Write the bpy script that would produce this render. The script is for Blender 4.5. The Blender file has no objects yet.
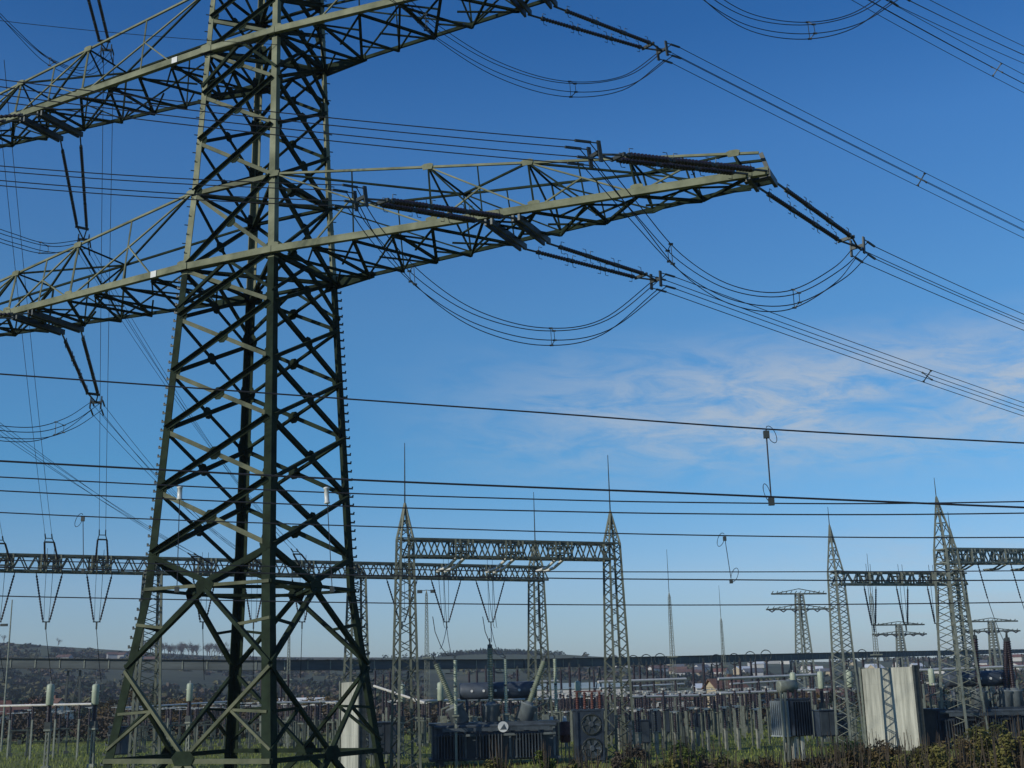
import bpy, math, random
import numpy as np
from mathutils import Vector, Matrix
R = math.radians
random.seed(7)
C = bpy.context.scene.collection

# ------------------------------------------------------------------ camera, sky, sun
H = 4.6                                   # eye height above the substation ground
F, PITCH, ROLL = 1226.4, 0.2463, 0.0250
SUN_DIR = Vector((-0.78, -0.60, 0.47)).normalized()   # towards the sun: low winter sun, left and behind

sc = bpy.context.scene
cam_d = bpy.data.cameras.new('camera')
cam_d.sensor_width = 36.0
cam_d.lens = F * 36.0 / 1024.0
cam_d.clip_start = 0.1
cam_d.clip_end = 12000
cam = bpy.data.objects.new('camera', cam_d)
C.objects.link(cam)
cam.matrix_world = Matrix.Translation((0, 0, H)) @ Matrix.Rotation(math.pi/2 + PITCH, 4, 'X') @ Matrix.Rotation(-ROLL, 4, 'Z')
sc.camera = cam
sc.view_settings.view_transform = 'Standard'
sc.view_settings.look = 'None'
sc.view_settings.exposure = 0.0
sc.view_settings.gamma = 1.0
sc.view_settings.use_curve_mapping = False

elev = math.asin(SUN_DIR.z)
azim = math.atan2(SUN_DIR.x, SUN_DIR.y)
sun_d = bpy.data.lights.new('sun', 'SUN')
sun_d.energy = 3.4
sun_d.angle = R(0.53)
sun_d.color = (1.0, 0.93, 0.79)
sun = bpy.data.objects.new('sun', sun_d)
C.objects.link(sun)
sun.rotation_euler = SUN_DIR.to_track_quat('Z', 'Y').to_euler()

w = bpy.data.worlds.new('World'); sc.world = w
w.use_nodes = True
nt = w.node_tree; nt.nodes.clear()
def N(t, **k):
    n = nt.nodes.new(t)
    for a, b in k.items(): setattr(n, a, b)
    return n
out = N('ShaderNodeOutputWorld'); bg = N('ShaderNodeBackground')
sky = N('ShaderNodeTexSky', sky_type='NISHITA', sun_disc=False, sun_elevation=elev, sun_rotation=azim,
        altitude=200, air_density=1.0, dust_density=0.1, ozone_density=4.0)
bg.inputs['Strength'].default_value = 0.10
hsv = N('ShaderNodeHueSaturation'); hsv.inputs['Saturation'].default_value = 1.10; hsv.inputs['Value'].default_value = 1.0
tint = N('ShaderNodeMixRGB', blend_type='MULTIPLY'); tint.inputs['Fac'].default_value = 1.0
nt.links.new(sky.outputs[0], tint.inputs['Color1']); nt.links.new(tint.outputs[0], hsv.inputs['Color'])
tc = N('ShaderNodeTexCoord'); sep = N('ShaderNodeSeparateXYZ'); nt.links.new(tc.outputs['Generated'], sep.inputs[0])
hr = N('ShaderNodeValToRGB'); cr_ = hr.color_ramp           # clear winter air: colour balance from horizon to zenith
TINT = ((0.03, (.69, .75, .90)), (0.085, (.88, .92, 1.04)), (0.18, (.70, .99, 1.12)), (0.30, (.90, 1.11, 1.20)), (0.42, (.88, 1.11, 1.31)), (0.50, (.68, .93, 1.20)), (0.65, (.62, .88, 1.18)))
cr_.elements[0].position, cr_.elements[1].position = TINT[0][0], TINT[-1][0]
for p_, _c in TINT[1:-1]: cr_.elements.new(p_)
for e_, (p_, c_) in zip(cr_.elements, TINT): e_.position = p_; e_.color = (*c_, 1)
nt.links.new(sep.outputs['Z'], hr.inputs[0]); nt.links.new(hr.outputs[0], tint.inputs['Color2'])
# thin cirrus, laid out on the sky by direction
def M(op, a, b=None, c=None, clamp=False):
    n = N('ShaderNodeMath', operation=op, use_clamp=clamp)
    for i, q in enumerate((a, b, c)):
        if q is None: continue
        if isinstance(q, (int, float)): n.inputs[i].default_value = q
        else: nt.links.new(q, n.inputs[i])
    return n.outputs[0]
def MR(v, a, b, c=0.0, d=1.0):
    n = N('ShaderNodeMapRange', interpolation_type='SMOOTHSTEP'); nt.links.new(v, n.inputs[0])
    for i, q in enumerate((a, b, c, d)): n.inputs[1+i].default_value = q
    return n.outputs[0]
az_ = M('ARCTAN2', sep.outputs['X'], sep.outputs['Y'])
el_ = M('ARCSINE', sep.outputs['Z'])
cmb = N('ShaderNodeCombineXYZ')
nt.links.new(M('ADD', M('MULTIPLY', az_, 5.0), M('MULTIPLY', el_, 4.0)), cmb.inputs[0])
nt.links.new(M('MULTIPLY', el_, 17.0), cmb.inputs[1])
n1 = N('ShaderNodeTexNoise'); n1.inputs['Scale'].default_value = 1.0; n1.inputs['Detail'].default_value = 2.0
n2 = N('ShaderNodeTexNoise'); n2.inputs['Scale'].default_value = 3.0; n2.inputs['Detail'].default_value = 12.0; n2.inputs['Roughness'].default_value = 0.68; n2.inputs['Distortion'].default_value = 0.5
for n in (n1, n2): nt.links.new(cmb.outputs[0], n.inputs['Vector'])
band = M('MULTIPLY', MR(el_, R(8.0), R(12.0)), MR(el_, R(17.0), R(12.5)))
side = MR(az_, R(-9), R(14))
dens = M('MULTIPLY', M('MULTIPLY', band, side), M('MULTIPLY', MR(n2.outputs['Fac'], 0.28, 0.66), MR(n1.outputs['Fac'], 0.16, 0.42)))
lowb = M('MULTIPLY', M('MULTIPLY', MR(el_, R(10.0), R(3.0)), MR(az_, R(2), R(22))), MR(n2.outputs['Fac'], 0.25, 0.75))
dens = M('ADD', M('MULTIPLY', dens, 0.78), M('MULTIPLY', lowb, 0.40), clamp=True)
mixc = N('ShaderNodeMixRGB'); mixc.inputs['Color2'].default_value = (5.1, 5.5, 5.9, 1)
nt.links.new(dens, mixc.inputs['Fac']); nt.links.new(hsv.outputs[0], mixc.inputs['Color1'])
nt.links.new(mixc.outputs[0], bg.inputs['Color']); nt.links.new(bg.outputs[0], out.inputs['Surface'])

# ------------------------------------------------------------------ picture -> place
CAM = Vector((0, 0, H))
cr, sr, cp, sp = math.cos(ROLL), math.sin(ROLL), math.cos(PITCH), math.sin(PITCH)
def ray(px, py):
    a, b = px - 512, 384 - py
    u, v = cr*a + sr*b, -sr*a + cr*b
    return Vector((u/F, cp - v/F*sp, sp + v/F*cp))
def at(px, py, D):
    d = ray(px, py); return CAM + d * (D/d.y)
def proj(P):
    x, y, z = P - CAM
    yc = y*cp + z*sp; zc = -y*sp + z*cp
    u, v = x/yc*F, zc/yc*F
    return 512 + cr*u - sr*v, 384 - (sr*u + cr*v)
def gnd(px, D, z=0.0):
    y, zz = D, z - H
    yc = y*cp + zz*sp; v = (-y*sp + zz*cp)/yc*F
    u = (px - 512 + sr*v)/cr
    return Vector((u*yc/F, D, z))
def zat(px, py, D): return at(px, py, D).z
def onray(A, px, py, L, far):
    d = ray(px, py).normalized(); q = A - CAM
    b = q.dot(d); disc = b*b - q.length_squared + L*L
    s = math.sqrt(disc) if disc > 0 else 0.0
    return CAM + d*(b + s if far else b - s)

# ------------------------------------------------------------------ helpers
MATS = {}
def mat(name, col, rough=0.6, metal=0.0, var=0.25, scale=3.0, bump=0.0, col2=None, streak=0.0, spec=0.3, trans=0.0):
    m = bpy.data.materials.new(name); m.use_nodes = True; t = m.node_tree
    b = t.nodes['Principled BSDF']
    b.inputs['Roughness'].default_value = rough; b.inputs['Metallic'].default_value = metal
    b.inputs['Specular IOR Level'].default_value = spec
    g = t.nodes.new('ShaderNodeTexCoord'); mp = t.nodes.new('ShaderNodeMapping')
    t.links.new(g.outputs['Object'], mp.inputs[0])
    if streak: mp.inputs['Scale'].default_value = (1, 1, streak)
    n = t.nodes.new('ShaderNodeTexNoise'); n.inputs['Scale'].default_value = scale; n.inputs['Detail'].default_value = 6; n.inputs['Roughness'].default_value = 0.62
    t.links.new(mp.outputs[0], n.inputs['Vector'])
    r = t.nodes.new('ShaderNodeValToRGB')
    c1 = [max(0, c*(1-var)) for c in col]; c2 = col2 if col2 else [min(1, c*(1+var)) for c in col]
    r.color_ramp.elements[0].position = 0.32; r.color_ramp.elements[1].position = 0.68
    r.color_ramp.elements[0].color = (*c1, 1); r.color_ramp.elements[1].color = (*c2, 1)
    t.links.new(n.outputs['Fac'], r.inputs[0]); t.links.new(r.outputs[0], b.inputs['Base Color'])
    if bump:
        bu = t.nodes.new('ShaderNodeBump'); bu.inputs['Strength'].default_value = bump; bu.inputs['Distance'].default_value = 0.05
        t.links.new(n.outputs['Fac'], bu.inputs['Height']); t.links.new(bu.outputs[0], b.inputs['Normal'])
    MATS[name] = m; return m

class MB:
    def __init__(s): s.v = []; s.f = []
    def add(s, vs, fs):
        k = len(s.v); s.v += [tuple(p) for p in vs]; s.f += [tuple(i + k for i in f) for f in fs]
    def bar(s, p0, p1, wd, ht=None, up=(0, 0, 1)):
        p0 = Vector(p0); p1 = Vector(p1); ht = wd if ht is None else ht
        a = (p1 - p0)
        if a.length < 1e-6: return
        a.normalize(); up = Vector(up)
        if abs(a.dot(up)) > 0.98: up = Vector((0, 1, 0)) if abs(a.y) < 0.9 else Vector((1, 0, 0))
        x = a.cross(up).normalized()*(wd/2); y = x.cross(a).normalized()*(ht/2)
        vs = [p + i*x + j*y for p in (p0, p1) for i, j in ((-1, -1), (1, -1), (1, 1), (-1, 1))]
        s.add(vs, [(3, 2, 1, 0), (4, 5, 6, 7), (0, 1, 5, 4), (1, 2, 6, 5), (2, 3, 7, 6), (3, 0, 4, 7)])
    def angle(s, p0, p1, n, wd, t=0.014, side=1, outw=1):
        # L section: one flange flat in the face (normal n), the other standing off it along one edge
        p0 = Vector(p0); p1 = Vector(p1); a = (p1 - p0).normalized(); n = Vector(n)
        n = (n - a*n.dot(a)).normalized(); b = a.cross(n)
        def slab(q, bw, bn):
            vs = [p + q + i*b*bw/2 + j*n*bn/2 for p in (p0, p1) for i, j in ((-1, -1), (1, -1), (1, 1), (-1, 1))]
            s.add(vs, [(3, 2, 1, 0), (4, 5, 6, 7), (0, 1, 5, 4), (1, 2, 6, 5), (2, 3, 7, 6), (3, 0, 4, 7)])
        slab(Vector((0, 0, 0)), wd, t)
        slab(b*side*(wd/2 - t/2) + n*outw*(t/2 + wd*0.42), t, wd*0.84)
    def block(s, c, sz, yaw=0.0):
        c = Vector(c); x = Vector((math.cos(yaw), math.sin(yaw), 0)); y = Vector((-x.y, x.x, 0))
        vs = [c + x*(i*sz[0]/2) + y*(j*sz[1]/2) + Vector((0, 0, k*sz[2]/2)) for k in (-1, 1) for i, j in ((-1, -1), (1, -1), (1, 1), (-1, 1))]
        s.add(vs, [(3, 2, 1, 0), (4, 5, 6, 7), (0, 1, 5, 4), (1, 2, 6, 5), (2, 3, 7, 6), (3, 0, 4, 7)])
    def tube(s, pts, r, n=5):
        pts = [Vector(p) for p in pts]; vs = []; fs = []
        up = Vector((0.13, 0.21, 0.97))
        for i, p in enumerate(pts):
            a = (pts[min(i+1, len(pts)-1)] - pts[max(i-1, 0)]).normalized()
            if abs(a.dot(up)) > 0.97: x = a.cross(Vector((0, 1, 0.1))).normalized()
            else: x = a.cross(up).normalized()
            y = a.cross(x); rr = r[i] if isinstance(r, (list, tuple)) else r
            for k in range(n):
                th = 2*math.pi*k/n; vs.append(p + x*math.cos(th)*rr + y*math.sin(th)*rr)
        for i in range(len(pts)-1):
            for k in range(n):
                fs.append((i*n+k, i*n+(k+1) % n, (i+1)*n+(k+1) % n, (i+1)*n+k))
        fs.append(tuple(range(n))[::-1]); fs.append(tuple((len(pts)-1)*n+k for k in range(n)))
        s.add(vs, fs)
    def lathe(s, p0, p1, prof, n=8):
        # prof: (t along p0->p1 in 0..1, radius)
        p0 = Vector(p0); p1 = Vector(p1)
        s.tube_prof([p0.lerp(p1, t) for t, _ in prof], [r for _, r in prof], (p1-p0).normalized(), n)
    def tube_prof(s, pts, rs, a, n):
        up = Vector((0.13, 0.21, 0.97))
        x = a.cross(up) if abs(a.dot(up)) < 0.9 else a.cross(Vector((1, 0, 0)))
        x.normalize(); y = a.cross(x); vs = []; fs = []
        for p, r in zip(pts, rs):
            for k in range(n):
                th = 2*math.pi*k/n; vs.append(p + (x*math.cos(th) + y*math.sin(th))*r)
        m = len(pts)
        for i in range(m-1):
            for k in range(n): fs.append((i*n+k, i*n+(k+1) % n, (i+1)*n+(k+1) % n, (i+1)*n+k))
        fs.append(tuple(range(n))[::-1]); fs.append(tuple((m-1)*n+k for k in range(n)))
        s.add(vs, fs)
    def ribbed(s, p0, p1, r, sheds, n=8, core=0.62):
        prof = [(0, r*0.6)]
        for i in range(sheds):
            a = i/sheds; d = 1/sheds
            prof += [(a + d*0.12, r*core), (a + d*0.42, r), (a + d*0.62, r), (a + d*0.9, r*core)]
        prof.append((1, r*0.6)); s.lathe(p0, p1, prof, n)
    def ring(s, c, r, tr, axis=(0, 1, 0), n=14):
        c = Vector(c); a = Vector(axis).normalized(); x = a.orthogonal().normalized(); y = a.cross(x)
        s.tube([c + (x*math.cos(2*math.pi*k/n) + y*math.sin(2*math.pi*k/n))*r for k in range(n+1)], tr, 4)
    def plate(s, pts, n, t):
        n = Vector(n).normalized()*(t/2); m = len(pts); pts = [Vector(p) for p in pts]
        vs = [p - n for p in pts] + [p + n for p in pts]
        s.add(vs, [tuple(range(m))[::-1], tuple(range(m, 2*m))] + [(i, (i+1) % m, (i+1) % m + m, i + m) for i in range(m)])

def root_loc(o):
    while o.parent: o = o.parent
    return o.location
def mesh_obj(name, mb, m, off=Vector((0, 0, 0)), smooth=False):
    me = bpy.data.meshes.new(name)
    me.from_pydata([(a-off.x, b-off.y, c-off.z) for a, b, c in mb.v], [], mb.f)
    me.materials.append(m)
    if smooth: me.polygons.foreach_set('use_smooth', [True]*len(me.polygons))
    me.update()
    o = bpy.data.objects.new(name, me); C.objects.link(o); return o
def tag(o, label, cat, group=None):
    o['label'] = label; o['category'] = cat
    if group: o['group'] = group
    return o
def thing(name, label, cat, loc=(0, 0, 0), group=None):
    o = bpy.data.objects.new(name, None); C.objects.link(o); o.location = loc; o.empty_display_size = 0.5
    return tag(o, label, cat, group)
def part(name, mb, m, parent, smooth=False, label=None):
    o = mesh_obj(name, mb, m, Vector(root_loc(parent)), smooth); o.parent = parent
    if label: o['label'] = label
    return o
def solo(name, mb, m, label, cat, loc=(0, 0, 0), group=None, smooth=False):
    o = mesh_obj(name, mb, m, Vector(loc), smooth); o.location = loc
    return tag(o, label, cat, group)
def setting(name, mb, m, kind='structure', smooth=False):
    o = mesh_obj(name, mb, m, Vector((0, 0, 0)), smooth); o['kind'] = kind; return o
KIDS = {}
def copy_tree(o, loc=None, rz=None, label=None, group=None, sz=None, parent=None):
    c = o.copy(); C.objects.link(c)
    if parent is not None: c.parent = parent
    if loc is not None: c.location = loc
    if rz is not None: c.rotation_euler = (0, 0, rz)
    if sz is not None: c.scale = sz
    if label: c['label'] = label
    if group: c['group'] = group
    for ch in o.children: copy_tree(ch, parent=c)
    return c
def curve(pts, n=8):
    # Catmull-Rom through points
    pts = [Vector(p) for p in pts]; P = [pts[0]*2 - pts[1]] + pts + [pts[-1]*2 - pts[-2]]; o = []
    for i in range(1, len(P)-2):
        a, b, c, d = P[i-1:i+3]
        for k in range(n):
            t = k/n
            o.append(0.5*((2*b) + (c-a)*t + (2*a-5*b+4*c-d)*t*t + (3*b-a-3*c+d)*t*t*t))
    o.append(pts[-1]); return o
def hang(a, b, sag, n=14):
    a = Vector(a); b = Vector(b)
    return [a.lerp(b, i/n) - Vector((0, 0, 4*sag*(i/n)*(1-i/n))) for i in range(n+1)]

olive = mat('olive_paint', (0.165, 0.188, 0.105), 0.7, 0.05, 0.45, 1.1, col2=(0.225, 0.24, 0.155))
mgreen = mat('mid_green_paint', (0.080, 0.104, 0.056), 0.7, 0.05, 0.5, 1.2, col2=(0.13, 0.14, 0.085))
dgreen = mat('dark_green_paint_and_shade', (0.015, 0.025, 0.015), 0.85, 0.0, 0.45, 2.0, spec=0.12)  # own paint of the lower legs; on braces a stand-in for shade
dsteel = mat('dark_steel', (0.05, 0.06, 0.06), 0.5, 0.3, 0.3, 4)
galv = mat('galvanised_steel', (0.19, 0.21, 0.175), 0.55, 0.3, 0.25, 3)
lattice_m = mat('weathered_lattice_steel', (0.105, 0.12, 0.095), 0.6, 0.2, 0.35, 1.2)
wire_m = mat('wire_aluminium', (0.03, 0.033, 0.042), 0.6, 0.3, 0.1, 1)
brownglaze = mat('brown_glaze', (0.022, 0.015, 0.02), 0.35, 0, 0.3, 6, spec=0.5)
whiteglaze = mat('white_glaze', (0.58, 0.60, 0.57), 0.35, 0, 0.08, 5, spec=0.5)
paleporc = mat('pale_green_porcelain', (0.33, 0.38, 0.29), 0.4, 0, 0.12, 4)
alu = mat('aluminium_tube', (0.62, 0.6, 0.54), 0.4, 0.3, 0.15, 3)
bluegrey = mat('blue_grey_paint', (0.058, 0.074, 0.088), 0.6, 0.05, 0.4, 1.3, streak=0.4)
consm = mat('dull_blue_paint', (0.058, 0.075, 0.100), 0.5, 0.05, 0.3, 1.5)
greenporc = mat('dark_green_porcelain', (0.17, 0.20, 0.145), 0.4, 0, 0.15, 4)
turretm = mat('turret_grey_paint', (0.13, 0.155, 0.165), 0.55, 0.05, 0.35, 1.5)
darkblue = mat('dark_tank_paint', (0.03, 0.042, 0.058), 0.5, 0.1, 0.3, 2)
conc = mat('pale_concrete', (0.34, 0.355, 0.305), 0.9, 0, 0.42, 2.4, 0.2, col2=(0.50, 0.51, 0.44), streak=0.10)
whitep = mat('white_paint', (0.62, 0.63, 0.61), 0.5, 0, 0.04, 3)
postm = mat('grey_post_steel', (0.115, 0.13, 0.105), 0.6, 0.15, 0.35, 3)
footc = mat('grey_foot_concrete', (0.21, 0.22, 0.185), 0.9, 0, 0.3, 2)
rust = mat('rust_red_paint', (0.105, 0.042, 0.034), 0.7, 0, 0.3, 5)
wood_m = mat('twig_bark', (0.10, 0.075, 0.05), 0.9, 0, 0.3, 8)

# ------------------------------------------------------------------ the great pylon
U, YAW = 0.8, -0.4308
PX, PY = -10.6714*U, 50*U
cyw, syw = math.cos(YAW), math.sin(YAW)
def T(u, v, z): return Vector((PX + U*(cyw*u - syw*v), PY + U*(syw*u + cyw*v), H + U*z))
def TN(u, v): return Vector((cyw*u - syw*v, syw*u + cyw*v, 0))
ZK = [-5.75, -2.2816, 4.2708, 17.6353, 21.0946, 27.8409, 42.0]
WK = [4.25, 3.81, 2.97, 2.335, 2.1554, 1.9126, 1.42]
def W(z): return float(np.interp(z, ZK, WK))
LEGS = dict(L=(-1, -1), F=(1, -1), R=(1, 1), B=(-1, 1))
FACES = [('L', 'F', (0, -1)), ('F', 'R', (1, 0)), ('R', 'B', (0, 1)), ('B', 'L', (-1, 0))]
def node(l, z, off=0.0):
    su, sv = LEGS[l]; q = W(z); return T(su*q, sv*q, z)
def onface(a, b, z, t): return node(a, z).lerp(node(b, z), t)
Z1, Z2, Z3, Z4, Z5, Z6 = 17.6353, 21.0946, 27.8409, 31.1, 36.2, 39.2
pylon = thing('lattice_pylon', 'huge green lattice strain pylon towering over the left of the view', 'pylon', T(0, 0, -5.75))

def leg_mb(l, za, zb):
    su, sv = LEGS[l]; m = MB(); zs = [za] + [z for z in ZK if za < z < zb] + [zb]
    du, dv = TN(-su, 0), TN(0, -sv); rings = []
    for z in zs:
        f = float(np.interp(z, [-6, 4, 17, 28, 42], [0.34, 0.30, 0.25, 0.21, 0.16])); t = 0.03
        c = node(l, z)
        m0 = len(m.v)
        m.v += [tuple(c + du*a + dv*b) for a, b in ((0, 0), (f, 0), (f, t), (t, t), (t, f), (0, f))]
        rings.append(m0)
    for a, b in zip(rings, rings[1:]):
        for k in range(6):
            q = (k+1) % 6; m.f.append((a+k, a+q, b+q, b+k))
    m.f.append(tuple(rings[0]+k for k in range(6))); m.f.append(tuple(rings[-1]+k for k in range(6))[::-1])
    return m
legs = {}
for l in LEGS:
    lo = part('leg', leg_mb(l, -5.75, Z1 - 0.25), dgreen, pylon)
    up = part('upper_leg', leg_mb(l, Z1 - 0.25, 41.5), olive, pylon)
    legs[l] = (lo, up)
for l, su in (('L', -1), ('R', 1)):
    b = MB(); z = -3.0
    k = 0
    while z < Z1 - 0.4:
        c = node(l, z); d = TN(su, 0) if l == 'L' else TN(0.75, 0.66)
        base = c + TN(0, 0.05 if l == 'L' else -0.04)
        b.bar(base, base + d*0.15, 0.05); b.bar(base + d*0.12, base + d*0.14 + Vector((0, 0, 0.07)), 0.045)
        z += 0.36; k += 1
    part('step_bolts', b, dsteel, legs[l][0])
    b = MB()
    while z < 41:
        c = node(l, z); d = TN(su*(-1)**k, -1 if l == 'L' else 1).normalized()
        b.bar(c, c + d*0.11, 0.028); z += 0.42; k += 1
    part('step_bolts', b, dsteel, legs[l][1])

PAN = [38.4, 36.2, 33.6, 31.1, 29.5, 27.84, 25.7, 23.5, 21.09, 17.635, 15.48, 13.1, 10.7, 8.2, 5.63]
for a, b, nn in FACES:
    n = TN(*nn); rise = MB(); fall = MB(); hz = MB(); gus = MB()
    for zt, zb in zip(PAN, PAN[1:]):
        wd = float(np.interp(zt, [5, 17, 28, 40], [0.155, 0.135, 0.12, 0.10]))
        ins = 0.10/U
        def pt(t_, z):  # slightly inside the leg corner
            p, q = node(a, z), node(b, z); d = (q-p).normalized()
            return p + d*0.12 if t_ == 0 else q - d*0.12
        rise.angle(pt(0, zb+0.02) + n*0.012, pt(1, zt-0.05) + n*0.012, n, wd, 0.016, side=-1, outw=1)
        fall.angle(pt(0, zt-0.1) - n*0.02, pt(1, zb+0.04) - n*0.02, n, wd, 0.016, side=1, outw=-1)
        c = (pt(0, zb) + pt(1, zt) + pt(0, zt) + pt(1, zb))/4 - n*0.004
        d = (node(b, zb) - node(a, zb)).normalized(); g = wd*1.55
        gus.plate([c + d*g*math.cos(t)*1.1 + Vector((0, 0, g*math.sin(t))) for t in (0.3, 1.2, 1.95, 2.84, 3.44, 4.3, 5.0, 5.98)], n, 0.012)
        # small side gussets at the legs
        for q, sg in ((a, 1), (b, -1)):
            e = node(q, zb) + d*sg*0.22 - n*0.036
            gus.plate([e + d*sg*x + Vector((0, 0, y)) for x, y in ((-0.15, -0.3), (0.12, -0.22), (0.2, 0.05), (0.1, 0.32), (-0.15, 0.36))], n, 0.012)

    rise.v and gus and rise.add(gus.v, gus.f)
    br = part('face_lattice', rise, dgreen, pylon)  # rising braces dark all over: shade of their flanges put into the colour
    part('falling_lattice', fall, mgreen if a == 'L' else dgreen, br)  # near face in its lit tone, other faces darkened as if in shade
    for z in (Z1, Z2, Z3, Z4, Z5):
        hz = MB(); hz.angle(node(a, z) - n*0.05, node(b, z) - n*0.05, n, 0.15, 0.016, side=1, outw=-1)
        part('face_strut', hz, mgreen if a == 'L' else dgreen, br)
    # splayed base: ring, knees and diamonds
    k = MB(); s2 = MB(); hb = MB()
    ring = lambda t: onface(a, b, 4.26, t)
    mid = ring(0.5)
    for q, t_ in ((a, 0.0), (b, 1.0)):
        k.angle(node(q, 5.6), mid + Vector((0, 0, 0.12)), n, 0.17, 0.016, side=1, outw=-1)
        k.bar(mid - Vector((0, 0, 0.1)), node(q, 1.28), 0.12, 0.165, up=n)
        hb.bar(ring(t_), mid, 0.11, 0.10)
        bm_ = onface(a, b, -2.14, 0.5)
        s2.bar(node(q, 1.15), bm_ + Vector((0, 0, 0.08)), 0.10, 0.135, up=n)
        pm = node(q, 1.15).lerp(bm_, 0.46)
        s2.bar(node(q, -1.75), pm, 0.08, 0.10, up=n)
        s2.bar(onface(a, b, -0.45, 0.02 if q == a else 0.98), pm, 0.08, 0.07, up=n)
        s2.bar(bm_, node(q, -5.5), 0.18, 0.11, up=n)
        pl = mid + (node(q, 4.26)-mid).normalized()*0.2
        s2.bar(node(q, 2.9), (mid - Vector((0, 0, .1))).lerp(node(q, 1.28), .5), 0.09, 0.06, up=n)
    bs = MB(); bs.bar(node(a, -2.14), node(b, -2.14), 0.12, 0.14)
    g = MB()
    d = (node(b, 4) - node(a, 4)).normalized()
    g.plate([mid + d*x + Vector((0, 0, y)) + n*0.06 for x, y in ((-0.36, 0.03), (-0.24, -0.22), (0.24, -0.22), (0.36, 0.03), (0.25, 0.16), (-0.25, 0.16))], n, 0.02)
    bm_ = onface(a, b, -2.14, 0.5) + n*0.085
    g.plate([bm_ + d*x + Vector((0, 0, y)) for x, y in ((-0.42, 0.1), (-0.3, -0.12), (0.3, -0.12), (0.42, 0.1), (0.25, 0.28), (-0.25, 0.28))], n, 0.02)
    k.add(g.v, g.f)
    kb = part('knee_lattice', k, dgreen, pylon)
    part('diamond_lattice', s2, mgreen if a == 'L' else dgreen, kb)  # same split by face: lit tone in front, painted-in shade elsewhere
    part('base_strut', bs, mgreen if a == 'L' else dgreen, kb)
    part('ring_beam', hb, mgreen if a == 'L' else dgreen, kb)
    kb.data.materials and None
pb = MB()
def flush():
    global pb
    part('plan_lattice', pb, dgreen, pylon); pb = MB()
ms = [onface(a, b, 4.22, 0.5) for a, b, _ in FACES]
for i in range(4): pb.bar(ms[i], ms[(i+1) % 4], 0.14, 0.1)
flush()
planned = {}
for z in (Z1, Z3, Z5, Z2, Z4):
    pb.bar(node('L', z-0.06), node('R', z-0.06), 0.13, 0.12); pb.bar(node('F', z-0.12), node('B', z-0.12), 0.13, 0.12)
    if z in (Z2, Z4): flush()
    else: planned.setdefault(z, pb); pb = MB()
for z in (Z1, Z3, Z5):                       # knee stays under the crossarms
    pb = planned[z]
    for a, b, nn in FACES:
        m_ = onface(a, b, z, 0.5)
        pb.bar(m_, node(a, z-1.7), 0.10); pb.bar(m_, node(b, z-1.7), 0.10)
    flush()
for l in LEGS:
    ft = MB(); p = node(l, -5.75); ft.lathe(p - Vector((0, 0, 0.02)), p + Vector((0, 0, 0.55)), [(0, 0.75), (0.8, 0.62), (1, 0.55)], 14)
    part('footing', ft, conc, pylon)

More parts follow.
